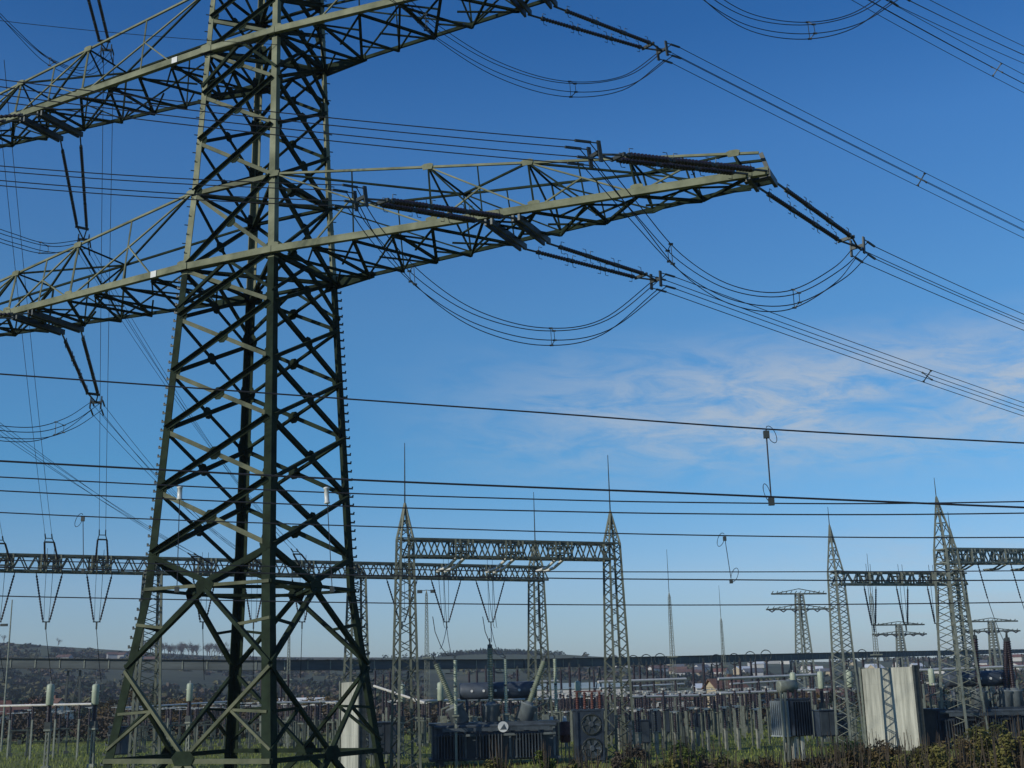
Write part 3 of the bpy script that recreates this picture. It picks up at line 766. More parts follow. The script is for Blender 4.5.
def lat_beam(m, a, b, h=1.1, dp=1.1, n=16, r=0.07, rb=0.04):
    a = Vector(a); b = Vector(b); d = (b-a).normalized(); y = Vector((-d.y, d.x, 0)).normalized()
    P = lambda t, j, k: a.lerp(b, t) + y*j*dp/2 + Vector((0, 0, k*h/2))
    for j in (-1, 1):
        for k in (-1, 1): m.bar(P(0, j, k), P(1, j, k), 2*r)
    for i in range(n):
        t0, t1, tm = i/n, (i+1)/n, (i+.5)/n
        for j in (-1, 1):
            m.bar(P(t0, j, -1), P(tm, j, 1), 2*rb); m.bar(P(tm, j, 1), P(t1, j, -1), 2*rb)
        for k in (-1, 1): m.bar(P(t0, -1, k), P(t1, 1, k), 2*rb)
        m.bar(P(t0, -1, -1), P(t0, 1, -1), 2*rb)
def rod(parent, tip, L, r=0.05):
    m = MB(); m.tube([tip, tip + Vector((0, 0, L*.5)), tip + Vector((0, 0, L))], [r, r*.8, r*.5], 5)
    part('lightning_rod', m, dsteel, parent)
def cluster(m, p, d, h=1.15, w=1.25):
    """bolted stirrup where strings hang on a gantry beam"""
    y = Vector((-d.y, d.x, 0))
    for s in (-0.62, -0.3, 0.3, 0.62):
        for j in (-1, 1): m.bar(p + d*s + y*j*0.6 + Vector((0, 0, -h/2)), p + d*s + y*j*0.6 + Vector((0, 0, h/2)), 0.12, 0.1)
    for j in (-1, 1):
        for k in (-0.22, 0.22): m.bar(p - d*0.62 + y*j*0.66 + Vector((0, 0, k)), p + d*0.62 + y*j*0.66 + Vector((0, 0, k)), 0.1)
def gnd_under(P): return Vector((P.x, P.y, 0))

# nearer gantry, two peaked towers
ga, gb = at(405, 548, 80), at(612, 552, 86.5); d1 = (gb-ga); d1.z = 0; d1.normalize(); y1 = math.atan2(d1.y, d1.x)
gA = thing('lattice_gantry', 'nearer lattice gantry with two pointed towers over the big transformer', 'gantry', gnd_under(ga), 'lattice gantries of the switchyard')
m = MB(); lat_beam(m, ga, gb, 1.1, 1.1, 17); 
for px in (458, 507, 557):
    t_ = (px-405)/207; cluster(m, ga.lerp(gb, t_), d1)
part('lattice_beam', m, lattice_m, gA)
for p, pk, spk, px in ((ga, 503, 443, 405), (gb, 511, 455, 609)):
    m = MB(); D = p.y; zp = zat(px, pk, D)
    tip = lat_tower(m, gnd_under(p), p.z+0.6, 1.45, 0.84, zp, y1, 0.075, 13, rb=0.038)
    tw = part('lattice_tower', m, lattice_m, gA); rod(tw, tip, zat(px, spk, D)-zp)
# rear gantry: runs behind the pylon
g2 = thing('lattice_gantry', 'long rear lattice gantry whose beam passes behind the pylon legs', 'gantry', gnd_under(GB), 'lattice gantries of the switchyard')
m = MB(); lat_beam(m, GA, GB, 1.05, 1.05, 46)
for px in (2, 50, 100, 205, 255, 303, 402, 446, 490): cluster(m, on_gantry(px), GD)
part('lattice_beam', m, lattice_m, g2)
y2 = math.atan2(GD.y, GD.x)
for px, peak, spk in ((-78, 0, 0), (153, 0, 0), (357, 0, 0), (536, 540, 492)):
    p = on_gantry(px); m = MB(); zp = p.z + 2.9 if not peak else zat(537, peak, p.y)
    hid = 0.75
    tip = lat_tower(m, gnd_under(p), p.z + (0.55 if peak else -0.5), 1.5 if peak else 1.7, 0.85 if peak else 1.0, zp if peak else p.z + 0.5, y2, 0.08, 13, rb=0.04)
    tw = part('lattice_tower', m, lattice_m, g2)
    if peak: rod(tw, tip, zat(537, spk, p.y)-zp)
# right-hand gantries
ha, hb = at(836, 578.3, 88), at(957, 579, 95); d3 = hb-ha; d3.z = 0; d3.normalize(); y3 = math.atan2(d3.y, d3.x)
g3 = thing('lattice_gantry', 'lattice gantry right of the white wall with three hanging V strings', 'gantry', gnd_under(ha), 'lattice gantries of the switchyard')
m = MB(); lat_beam(m, ha, hb + d3*0.6, 0.85, 0.9, 12, r=0.06)
V3 = [ha.lerp(hb, t_) for t_ in (0.26, 0.52, 0.78)]
for p in V3: cluster(m, p, d3, 0.85)
part('lattice_beam', m, galv, g3)
for p, px, pk, spk in ((ha, 831, 525, 507), (hb, 954, 528, 512)):
    m = MB(); zp = zat(px, pk, p.y)
    tip = lat_tower(m, gnd_under(p) , p.z+0.5, 1.3, 0.75, zp, y3, 0.06, 15, peak=(-0.2, 0), rb=0.033)
    tw = part('lattice_tower', m, galv, g3); rod(tw, tip, zat(px, spk, p.y)-zp, 0.035)
ia, ib = at(946, 556.5, 90), at(1085, 557, 98); d4 = ib-ia; d4.z = 0; d4.normalize(); y4 = math.atan2(d4.y, d4.x)
g4 = thing('lattice_gantry', 'tall lattice gantry tower with a beam leaving through the right edge', 'gantry', gnd_under(ia), 'lattice gantries of the switchyard')
m = MB(); lat_beam(m, ia - d4*0.6, ib, 1.0, 1.1, 17)
V4 = [ia.lerp(ib, t_) for t_ in (0.17, 0.40, 0.60, 0.85)]
for p in V4: cluster(m, p, d4, 1.0)
part('lattice_beam', m, galv, g4)
for p, px, pk, spk in ((ia, 938, 497, 478), (ib, 1085, 500, 480)):
    m = MB(); zp = zat(px, pk, p.y)
    tip = lat_tower(m, gnd_under(p), p.z+0.5, 2.2, 1.1, zp, y4, 0.07, 14, peak=(-0.35, 0), rb=0.035)
    tw = part('lattice_tower', m, galv, g4); rod(tw, tip, zat(px, spk, p.y)-zp, 0.035)

# hanging V strings under the gantry beams with the down-lead to the apparatus below
def vstring(p, d, h, half, label, group, drop_to=None, m_=None, r=0.07, lead_r=0.024):
    p = Vector(p) - Vector((0, 0, 0.55)); q = p - Vector((0, 0, h))
    t = thing('hanging_insulator', label, 'insulator string', p, group); f = MB()
    for s in (-1, 1):
        a = p + d*s*half; e = q + d*s*0.2
        f.bar(a, a.lerp(e, .08), 0.05); mm = MB(); mm.ribbed(a.lerp(e, .07), a.lerp(e, .96), r, 16, 6); part('insulator_rod', mm, m_ or brownglaze, t, True)
        f.bar(a.lerp(e, .95), e, 0.05)
    f.bar(q - d*0.25, q + d*0.25, 0.07); f.bar(q, q - Vector((0, 0, 0.5)), 0.09)
    part('yoke', f, dsteel, t)
    lead = MB()
    for s in (-1, 1): lead.tube([p + d*s*0.22 + Vector((0, 0, 1.6)), p + d*s*0.2 + Vector((0, 0, -h*.5)), q + d*s*0.15], lead_r*0.7, 4)
    if drop_to is not None:
        pts = hang(q - Vector((0, 0, 0.4)), drop_to, 0.15, 8); lead.tube(pts, lead_r, 4)
    part('down_lead', lead, wire_m, t)
    return q
CT = {}
vl = [(2, 'V string on the rear gantry cut by the left edge'), (50, 'V string on the rear gantry second from the left edge'), (100, 'V string on the rear gantry close to the left pylon leg'),
      (205, 'V string behind the pylon base, left of its back leg'), (255, 'V string behind the pylon base, hidden by its back leg'), (303, 'V string behind the pylon base, right of its front leg'),
      (402, 'V string on the rear gantry behind the left pointed tower'), (446, 'V string over the leftmost transformer bushing'), (490, 'V string over the middle transformer bushing')]
for px, lab in vl:
    p = on_gantry(px)
    dt = None
    if px < 400:
        g_ = gnd(px - 4 + (0 if px else 0), p.y + 2); dt = g_ + Vector((0, 0, 6.0)); CT[px] = g_
    vstring(p, GD, 3.3, 0.85 if px < 400 else 1.3, lab, 'V strings under the rear gantry', dt)
for k, p in enumerate(V3):
    vstring(p, d3, 2.75, 0.62, ['left V string under the gantry beside the white wall', 'middle V string under the gantry beside the white wall', 'right V string under the gantry beside the white wall'][k], 'V strings under the right gantry', None)
# white strain strings on the nearer gantry, pulling back and down
def white_pair(p, d, e, label, m_, r=0.11):
    t = thing('strain_insulator', label, 'insulator string', p, 'strain strings of the front gantries'); f = MB()
    for s in (-0.28, 0.28):
        a = p + d*s; b = e + d*s; mid = a.lerp(b, .5) - Vector((0, 0, 0.18)); c = [a, a.lerp(mid, .5)-Vector((0, 0, .05)), mid, mid.lerp(b, .5)-Vector((0, 0, .03)), b]
        mm = MB()
        for i in range(2): mm.ribbed(c[2*i], c[2*i+2], r, 14, 7, 0.9)
        part('insulator_rod', mm, m_, t, True)
    f.bar(e - d*0.35, e + d*0.35, 0.08); part('yoke', f, dsteel, t)
bd = GNV*-1
for k, px in enumerate((458, 507, 557)):
    p = ga.lerp(gb, (px-405)/207.) - Vector((0, 0, 0.55)); e = at(px-17, [571.5, 572.5, 571.5][k], p.y+1.7)
    white_pair(p, d1, e, ['left white insulator pair on the nearer gantry beam', 'middle white insulator pair on the nearer gantry beam', 'right white insulator pair on the nearer gantry beam'][k], whiteglaze)
    bu = on_gantry(px - 12) - Vector((0, 0, 4.3)) if px < 550 else at(540, 640, 92)
    mm = MB(); 
    for s in (-0.2, 0.2): mm.tube(hang(e + d1*s, bu + d1*s*.5, 1.0, 10), 0.018, 4)
    solo('slack_lead', mm, wire_m, ['slack lead from the left white insulators', 'slack lead from the middle white insulators', 'slack lead from the right white insulators'][k], 'wire', e, 'slack leads')
for k, p in enumerate(V4):
    q = p - Vector((0, 0, 0.5)); x_, y_ = proj(q); e = at(x_-19, y_+6.5, q.y+1.5)
    white_pair(q, d4, e, 'grey strain string lying close under the beam of the tallest gantry', galv, 0.07)
    mm = MB(); b_ = at(x_+22, y_+58, q.y+2); c_ = q + d4*0.6
    mm.ribbed(c_, c_.lerp(b_, .6), 0.055, 14, 6)
    mm.tube(hang(c_.lerp(b_, .55), at(x_+32, y_+78, q.y+3), 0.3, 6), 0.025, 4)
    solo('slanting_insulator', mm, brownglaze, 'thin insulator slanting down from the beam of the tallest gantry to the dark transformer', 'insulator string', q, 'slanting strings at the right edge')

# ------------------------------------------------------------------ firewalls
def firewall(pn, pf, Dn, Df, ytop, label):
    a, b = gnd(pn, Dn), gnd(pf, Df); zt = zat((pn+pf)/2, ytop, (Dn+Df)/2); d = (b-a).normalized(); y = math.atan2(d.y, d.x)
    t = thing('firewall', label, 'wall', a.lerp(b, .5), 'white firewalls between the transformers'); L = (b-a).length
    m = MB(); n_ = 5; ph = zt/n_
    for k in range(n_): m.block(a.lerp(b, .5) + Vector((0, 0, ph*(k+.5))), (L-0.22, 0.22, ph-0.004), y)
    part('wall_panel', m, conc, t)
    for p in (a, b):
        m = MB(); m.block(p + Vector((0, 0, zt/2+0.05)), (0.1, 0.42, zt+0.1), y)
        for s in (-1, 1): m.block(p + d*0.0 + Vector((-d.y, d.x, 0))*s*0.2 + Vector((0, 0, zt/2+0.05)), (0.20, 0.05, zt+0.12), y)
        part('steel_post', m, dsteel if p is a else galv, t)
    return t
firewall(362, 342, 78, 83, 682, 'narrow white firewall seen through the right pylon leg')
firewall(924, 869, 88, 93.5, 667.5, 'wide white firewall with a lattice shadow at the right')

# ------------------------------------------------------------------ transformers
def place(o, loc, rz=0.0): o.location = loc; o.rotation_euler = (0, 0, rz); return o
def big_transformer(label, tankm, loc, rz, bush, group=None, emblem=True, cons=True):
    t = thing('power_transformer', label, 'transformer', (0, 0, 0), group)
    m = MB(); m.block((0, 0, 1.55), (8.2, 2.6, 2.1)); m.block((0, 0, 2.67), (8.6, 2.9, 0.14)); m.block((0, 0, 0.42), (8.6, 2.9, 0.16))
    for x in (-3.6, 3.6): m.block((x, 0, 0.2), (0.5, 2.6, 0.36))
    part('tank', m, tankm, t)
    m = MB()
    for x in np.linspace(-3.9, 3.9, 9): m.block((x, -1.38, 1.55), (0.14, 0.18, 2.05))
    m.block((0, -1.42, 1.95), (8.0, 0.24, 0.16)); part('stiffeners', m, turretm if tankm is not darkblue else tankm, t)
    for x0 in (-2.9, -0.4, 2.2):
        m = MB()
        for k in range(9): m.block((x0 - 0.85 + k*0.2, -1.85, 1.25), (0.05, 0.62, 1.5))
        m.tube([(x0-0.95, -1.85, 2.0), (x0+0.95, -1.85, 2.0)], 0.06, 6); m.tube([(x0-0.95, -1.85, 0.5), (x0+0.95, -1.85, 0.5)], 0.06, 6)
        part('radiator', m, tankm, t)
    m = MB(); m.block((0, -2.3, 2.32), (7.0, 0.14, 0.22)); m.tube([(-4.0, -1.9, 2.5), (4.0, -1.9, 2.5)], 0.12, 8); part('cooling_pipe', m, bluegrey, t)
    if cons:
        m = MB(); m.lathe((-2.2, 0.5, 4.75), (3.0, 0.5, 4.75), [(0, 0.2), (0.004, 0.5), (0.02, 0.56), (0.98, 0.56), (0.996, 0.5), (1, 0.2)], 20)
        for x in (-1.7, 2.5): m.block((x, 0.5, 3.5), (0.16, 0.5, 1.6))
        c = part('conservator', m, consm, t, True)
        m = MB()
        for x in np.linspace(-1.4, 2.6, 6): m.lathe((x, -0.03, 4.75), (x, -0.10, 4.75), [(0, 0.09), (1, 0.09)], 10)
        part('flange_bolts', m, whitep, c)
    for bx, tilt, L in bush:
        m = MB(); d = Vector((tilt, 0.0, 1)).normalized(); b0 = Vector((bx, -0.35, 2.7))
        m.lathe(b0, b0 + d*1.35, [(0, 0.62), (0.75, 0.55), (0.8, 0.62), (0.88, 0.62), (0.9, 0.3), (1, 0.28)], 16)
        tu = part('turret', m, turretm, t, True)
        m = MB(); m.ribbed(b0 + d*1.3, b0 + d*(1.3+L), 0.21, 22, 10, 0.72); part('bushing', m, brownglaze if tankm is darkblue else greenporc, tu, True)
        m = MB(); m.lathe(b0 + d*(1.28+L), b0 + d*(1.95+L), [(0, 0.16), (0.35, 0.16), (0.4, 0.05), (1, 0.04)], 8); part('terminal', m, dsteel, tu)
    m = MB()
    for k in range(16):
        x = random.uniform(-3.6, 3.6); m.block((x, random.uniform(-0.9, 0.9), 2.95), (random.uniform(.1, .5), .25, random.uniform(.2, .7)))
    for k in range(5):
        x = -3.4 + k*1.6; m.tube([(x, 0.7, 2.7), (x, 0.7, 3.6), (x+0.8, 0.6, 3.9), (x+1.0, 0.5, 4.3)], 0.08, 6)
    part('lid_fittings', m, galv, t)
    if emblem:
        m = MB(); m.lathe((0.45, -2.40, 2.45), (0.45, -2.44, 2.45), [(0, 0.34), (1, 0.34)], 24); e = part('emblem_disc', m, whitep, t)
        m = MB(); m.plate([(0.25, -2.452, 2.28), (0.68, -2.452, 2.28), (0.52, -2.452, 2.64)], (0, 1, 0), 0.01); part('emblem_triangle', m, bluegrey, e)
    return place(t, loc, rz)
TB = gnd(494, 85)
big_transformer('large blue-grey transformer with three pale bushings under the nearer gantry', bluegrey, TB, 0.10, [(-2.15, -0.42, 2.9), (-0.15, 0.0, 3.55), (1.95, 0.40, 2.9)])
tb2 = big_transformer('dark transformer in shade behind the shrubs at the right edge', darkblue, gnd(985, 92), 0.12, [(-0.2, 0.04, 3.6), (1.7, 0.14, 3.4), (2.5, 0.0, 3.4)], emblem=False)
for k, (yx, tipx, horn) in enumerate(((446, (440, 649), (456, 656)), (490, (491.5, 642), (506, 656)))):
    q = on_gantry(yx) - Vector((0, 0, 4.2)); mm = MB()
    for tx, D_, sg_ in ((tipx, 84.6, .3), (horn, 83, .9)):
        mm.tube(hang(q, at(tx[0], tx[1], D_), sg_, 9), 0.025, 4)
    solo('down_lead', mm, wire_m, ['leads from the V string to the left transformer bushing', 'leads from the V string to the middle transformer bushing'][k], 'wire', q, 'leads to the transformer')
# cooler bank with two fans
t = thing('cooler_bank', 'grey cooling unit with two stacked round fans', 'cooling unit', (0, 0, 0))
m = MB(); m.block((0, 0, 1.75), (1.9, 1.0, 3.1)); m.block((0, 0, 3.36), (2.1, 1.1, 0.12)); m.block((0.85, -.56, 1.75), (0.12, .1, 3.1)); m.block((-0.85, -.56, 1.75), (0.12, .1, 3.1))
for x in (-0.8, 0.8): m.block((x, 0, 0.1), (0.2, 0.9, 0.24))
part('housing', m, darkblue, t)
for z in (0.95, 2.45):
    m = MB(); m.ring((0.1, -0.56, z), 0.62, 0.07, (0, 1, 0), 24); m.lathe((0.1, -0.52, z), (0.1, -0.50, z), [(0, 0.6), (1, 0.6)], 24); f_ = part('fan_ring', m, dsteel, t)
    m = MB(); m.lathe((0.1, -0.55, z), (0.1, -0.64, z), [(0, 0.2), (1, 0.14)], 12)
    for k in range(6):
        a = k*math.pi/3; p = Vector((math.cos(a), 0, math.sin(a)))
        m.plate([Vector((0.1, -0.57, z)) + p*0.15, Vector((0.1, -0.55, z)) + (p*0.55 + Vector((-p.z, 0, p.x))*0.12), Vector((0.1, -0.60, z)) + (p*0.55 - Vector((-p.z, 0, p.x))*0.12)], (0, 1, 0), 0.01)
    part('fan_blades', m, bluegrey, f_)
m = MB()
for x in (-0.7, -0.2, 0.3, 0.8): m.ribbed((x, 0, 3.4), (x, 0, 4.5), 0.11, 8, 8)
m.bar((-0.9, 0, 4.55), (1.0, 0, 4.55), 0.08); part('red_stubs', m, rust, t)
place(t, gnd(590, 83.5), 0.1)
# small transformer on legs
t = thing('small_transformer', 'small ribbed transformer with a drum conservator standing on legs', 'transformer', (0, 0, 0))
m = MB(); m.block((0, 0, 2.65), (1.75, 1.7, 2.15)); m.block((0, 0, 3.77), (1.9, 1.85, 0.1)); part('tank', m, darkblue, t)
m = MB()
for k in range(7): m.block((-1.15, -0.78 + k*0.26, 2.65), (0.5, 0.07, 2.1))
m.block((-1.18, 0, 1.6), (0.52, 1.75, 0.08)); part('radiator', m, mat('sunlit_blue_paint', (0.27, 0.31, 0.32), .5, .1, .15, 2), t)  # sunward fins paler than the front ones: sunlight put into the paint
m = MB()
for k in range(8): m.block((-0.75 + k*0.215, -1.03, 2.65), (0.06, 0.34, 2.05))
part('radiator', m, darkblue, t)
m = MB(); m.lathe((-1.05, 0.1, 4.55), (0.45, 0.1, 4.55), [(0, 0.2), (0.01, 0.34), (0.03, 0.38), (0.97, 0.38), (0.99, 0.34), (1, 0.2)], 20)
for x in (-0.7, 0.15): m.bar((x, 0.1, 3.8), (x, 0.1, 4.2), 0.12)
part('conservator', m, galv, t, True)
m = MB()
for x in (-0.6, 0.05, 0.6): m.ribbed((x, -0.45, 3.8), (x, -0.45, 4.35), 0.09, 6, 8)
part('bushings', m, brownglaze, t)
for x, y in ((-0.45, -0.6), (0.15, -0.6), (-0.45, 0.6), (0.15, 0.6)):
    m = MB(); m.bar((x, y, 0), (x + (0.12 if x < 0 else -.02), y, 1.6), 0.28, 0.28); part('leg', m, conc, t)
for x, y in ((-1.55, -0.9), (-1.2, -0.9)):
    m = MB(); m.bar((x, y, 0), (x, y, 4.2), 0.11); part('pipe_stand', m, galv, t)
place(t, gnd(797, 79), 0.38); t.scale = (.85, .85, 1)

# ------------------------------------------------------------------ apparatus on posts
def lab_thing(name, label, cat, group): return thing(name, label, cat, (0, 0, 0), group)
# measuring transformer: pale fat porcelain head on a post
def make_ct(label, hb=3.0, hp=2.4, r=0.28):
    t = lab_thing('measuring_transformer', label, 'measuring transformer', 'measuring transformers on posts')
    m = MB(); m.bar((-.14, 0, 0), (-.1, 0, hb), 0.09); m.bar((.14, 0, 0), (.1, 0, hb), 0.09); m.bar((-.14, .2, 0), (-.1, .1, hb), 0.09); m.bar((.14, .2, 0), (.1, .1, hb), 0.09)
    n = 6
    for k in range(n): m.bar((-.13, 0, hb*k/n), (.13, 0, hb*(k+1)/n), .05)
    m.block((0, 0.05, hb+0.05), (0.55, 0.5, 0.14)); m.block((0.02, 0.05, .15), (.6, .6, .3)); part('post', m, galv, t)
    m = MB(); m.block((0, 0.05, hb+0.4), (0.5, 0.45, 0.55)); part('terminal_box', m, dsteel, t)
    m = MB(); m.ribbed((0, 0.05, hb+0.65), (0, 0.05, hb+0.65+hp*.55), r*0.72, 12, 10, 0.8); part('insulator', m, brownglaze, t, True)
    m = MB(); m.lathe((0, 0.05, hb+0.65+hp*.55), (0, 0.05, hb+0.65+hp*1.25), [(0, r*.9), (.04, r*1.05), (.9, r*1.05), (.96, r*.9), (1, r*.4)], 14); part('head', m, paleporc, t, True)
    m = MB(); m.tube([(0, 0.05, hb+.6+hp*1.2), (0, 0.05, hb+.85+hp*1.25)], .03, 5); m.tube([(-.4, .05, hb+.65+hp*1.0), (.4, .05, hb+.65+hp*1.0)], .03, 5); part('terminal', m, alu, t)
    return t
ct0 = make_ct('pale-headed measuring transformer behind the left edge grass, under the second V string'); first = True
def scale_to(px, ytop, D, h0):  # height scale so that its top reaches a picture row
    return zat(px, ytop, D)/h0
CTH = 3.0 + .65 + 2.4*1.25
cts = [(45, 684, 92, None), (91, 684, 94, 'pale-headed measuring transformer on the grass beside the left pylon leg'), (187, 683, 108, 'pale-headed measuring transformer seen between the left pylon legs'),
       (441, 682, 96, 'pale-headed measuring transformer left of the big transformer'), (402, 684, 100, 'pale-headed measuring transformer inside the left pointed tower'), (580, 681, 104, 'pale-headed measuring transformer behind the two-fan cooling unit'),
       (798, 672, 104, 'pale-headed measuring transformer behind the small transformer drum'), (826, 671, 106, 'pale-headed measuring transformer left of the right gantry tower'), (855, 669.5, 107, 'pale-headed measuring transformer between gantry tower and white wall'),
       (938, 668, 108, 'pale-headed measuring transformer right of the white wall')]
for px, yt, D, lab in cts:
    s = scale_to(px, yt, D, CTH); o = ct0 if lab is None else copy_tree(ct0, label=lab)
    o.location = gnd(px, D); o.scale = (s, s, s); o.rotation_euler = (0, 0, random.uniform(-.2, .5))
# surge arresters with the curved lead
def make_arrester(label):
    t = lab_thing('surge_arrester', label, 'surge arrester', 'surge arresters in front of the transformer')
    m = MB(); m.bar((0, 0, 0), (0, 0, 3.2), 0.16); m.block((0, 0, 3.22), (.45, .45, .1)); part('post', m, galv, t)
    m = MB(); m.ribbed((0, 0, 3.25), (0, 0, 5.0), 0.13, 14, 8); m.ribbed((0, 0, 5.1), (0, 0, 6.75), 0.13, 14, 8); part('insulator', m, paleporc, t, True)
    m = MB(); m.bar((0, 0, 5.0), (0, 0, 5.12), .2); m.tube([(0, 0, 6.7), (0, 0, 6.95), (-.15, 0, 7.1), (-.5, 0, 7.05), (-.9, 0, 7.6), (-1.3, 0, 8.6), (-1.45, 0, 9.6)], .028, 5); m.tube([(.05, 0, 5.9), (-.65, 0, 5.9)], .035, 5); part('lead', m, dsteel, t)
    return t
ar = make_arrester('thin surge arrester beside the left transformer bushing')
for k, (px, D) in enumerate(((456.5, 82.5), (507.5, 84), (558, 86))):
    o = ar if k == 0 else copy_tree(ar, label=['', 'thin surge arrester right of the middle transformer bushing', 'thin surge arrester right of the rear gantry end tower'][k])
    o.location = gnd(px, D)
# disconnector posts: steel post, dark insulator, contact arm
def make_disc(label, group, hb=2.3, hi=1.5, arm=0.9):
    t = lab_thing('disconnector', label, 'disconnector', group)
    m = MB(); m.bar((0, 0, 0), (0, 0, hb), .15); m.bar((1.5, 0, 0), (1.5, 0, hb), .15); m.block((.75, 0, hb+.06), (1.95, .22, .14)); m.block((.75, -.1, hb*.55), (.3, .25, .45)); m.block((0, 0, .15), (.45, .45, .3)); m.block((1.5, 0, .15), (.45, .45, .3)); part('post', m, postm, t)
    for x in (0, 1.5):
        m = MB(); m.ribbed((x, 0, hb+.12), (x, 0, hb+.12+hi), .12, 11, 8); part('insulator', m, brownglaze, t, True)
    m = MB(); z = hb+.16+hi; m.bar((-.5, 0, z), (.72, 0, z), .07); m.bar((.78, 0, z+.02), (2.0, 0, z+.02), .07); m.block((0, 0, z), (.24, .16, .12)); m.block((1.5, 0, z), (.24, .16, .12)); m.block((.75, 0, z+.03), (.2, .14, .16)); part('contact_arm', m, alu, t)
    return t
def make_pillar(label, group, hb=2.6, hi=1.5, concrete=False):
    t = lab_thing('post_insulator', label, 'post insulator', group)
    m = MB(); m.bar((0, 0, 0), (0, 0, hb), .2 if concrete else .13); m.block((0, 0, hb+.03), (.3, .3, .06)); part('post', m, footc if concrete else postm, t)
    m = MB(); m.ribbed((0, 0, hb+.06), (0, 0, hb+hi), .115, 11, 8); part('insulator', m, brownglaze, t, True)
    m = MB(); m.block((0, 0, hb+hi+.05), (.24, .24, .12)); m.bar((-.4, 0, hb+hi+.12), (.4, 0, hb+hi+.12), .05); part('cap', m, alu, t)
    return t
rowd = Vector((math.cos(R(27)), math.sin(R(27)), 0)); rowp = Vector((-rowd.y, rowd.x, 0))
def rows(proto, px0, D0, n, step, nr, rstep, lab, grp, hs=1.0, jit=0.12, swap=False):
    p0 = gnd(px0, D0)
    for j in range(nr):
        for i in range(n):
            p = p0 + rowd*step*i + rowp*rstep*j + Vector((random.uniform(-jit, jit), random.uniform(-jit, jit), 0))
            s = hs*random.uniform(.94, 1.06)
            copy_tree(proto, loc=p, rz=R(27) + (math.pi/2 if swap else 0) + random.uniform(-.05, .05), label=lab, group=grp, sz=(1, 1, s))
G1 = 'disconnectors behind the pylon'
d0 = make_disc('twin-column disconnector in the rows behind the pylon', G1); d0.location = gnd(128, 118); d0.rotation_euler = (0, 0, R(27))
rows(d0, 140, 119, 8, 2.6, 3, 7.5, 'twin-column disconnector in the rows behind the pylon', G1)
rows(d0, -30, 116, 3, 3.4, 1, 8, 'twin-column disconnector on the grass under the outermost V strings', 'disconnectors at the left edge', 1.0)
rows(d0, 455, 118, 6, 3.0, 2, 8, 'twin-column disconnector behind the big transformer', 'disconnectors behind the big transformer', 1.0, swap=True)
p0_ = make_pillar('dark post insulator on a thin steel post between the gantry towers', 'post insulators of the middle field'); p0_.location = gnd(622, 98)
rows(p0_, 628, 97, 9, 1.7, 5, 6.5, 'dark post insulator on a thin steel post between the gantry towers', 'post insulators of the middle field', 1.05)
pc = make_pillar('post insulator on a squat pale concrete foot', 'post insulators on concrete feet', 1.5, 1.5, True); pc.location = gnd(637, 93)
rows(pc, 640, 92, 8, 1.5, 3, 8.0, 'post insulator on a squat pale concrete foot', 'post insulators on concrete feet', 1.0, .25)
rows(p0_, 270, 106, 6, 2.1, 3, 7, 'dark post insulator just behind the pylon between its front leg and narrow firewall', 'post insulators behind the pylon base', 1.0)
rows(p0_, -6, 112, 4, 2.6, 1, 6, 'dark post insulator in the short rows beside the brown hedge', 'post insulators at the left edge', .95)
rows(p0_, 800, 110, 5, 1.6, 3, 6, 'dark post insulator between the small transformer and the white wall', 'post insulators beside the white wall', 1.0)
rows(p0_, 925, 100, 7, 1.7, 2, 6, 'dark post insulator between the wide firewall and the dark transformer', 'post insulators at the right gantry', 1.1)
rows(p0_, 560, 112, 8, 1.9, 4, 7, 'dark post insulator in the dense field behind the two-fan cooling unit', 'post insulators of the dense field', 1.0, .4)
rows(d0, 640, 124, 9, 3.0, 3, 7, 'twin-column disconnector behind the field of post insulators', 'disconnectors of the far field', 1.05, .4)
rows(d0, 330, 112, 6, 3.0, 3, 7, 'twin-column disconnector between pylon and big transformer', 'disconnectors near the narrow firewall', 1.0, .4, swap=True)
# tall dark columns, some with a corona ring
def make_column(label, group, ring):
    t = lab_thing('insulator_column', label, 'insulator column', group)
    m = MB(); m.bar((0, 0, 0), (0, 0, 3.1), .2); part('post', m, galv, t)
    m = MB()
    for k in range(2): m.ribbed((0, 0, 3.1+k*2.2), (0, 0, 5.25+k*2.2), .15, 16, 8)
    part('insulator', m, brownglaze, t, True)
    m = MB(); m.bar((0, 0, 7.4), (0, 0, 7.8), .16)
    if ring: m.ring((0, 0, 7.95), .62, .05, (0.25, -1, 0), 18)
    part('corona_ring' if ring else 'cap', m, dsteel, t)
    return t
cr0 = make_column('tall dark insulator column topped by a corona ring', 'ringed insulator columns', True); cc0 = make_column('tall dark insulator column without ring', 'plain insulator columns', False)
fa = fb = True
for px, yt, D in ((637, 656, 128), (650, 655, 132), (664, 654, 136), (721, 655, 132), (739, 654, 136), (755.5, 652, 138), (771.5, 650.5, 136), (852, 651.5, 138), (869, 650, 136)):
    s = zat(px, yt, D)/8.5; o = cr0 if fa else copy_tree(cr0); fa = False; o.location = gnd(px, D); o.scale = (1, 1, s)
for k in range(34):
    px = [260, 266, 273, 280, 287, 375, 383, 390, 470, 478, 487, 495, 519, 563, 572, 582, 596, 643, 656, 668, 697, 708, 726, 745, 760, 787, 800, 817, 836, 884, 900, 925, 1000, 1016][k]
    D = random.uniform(118, 150); yt = horizon(px) - random.uniform(22, 30); s = zat(px, yt, D)/7.8
    o = cc0 if fb else copy_tree(cc0); fb = False; o.location = gnd(px, D); o.scale = (1, 1, s)
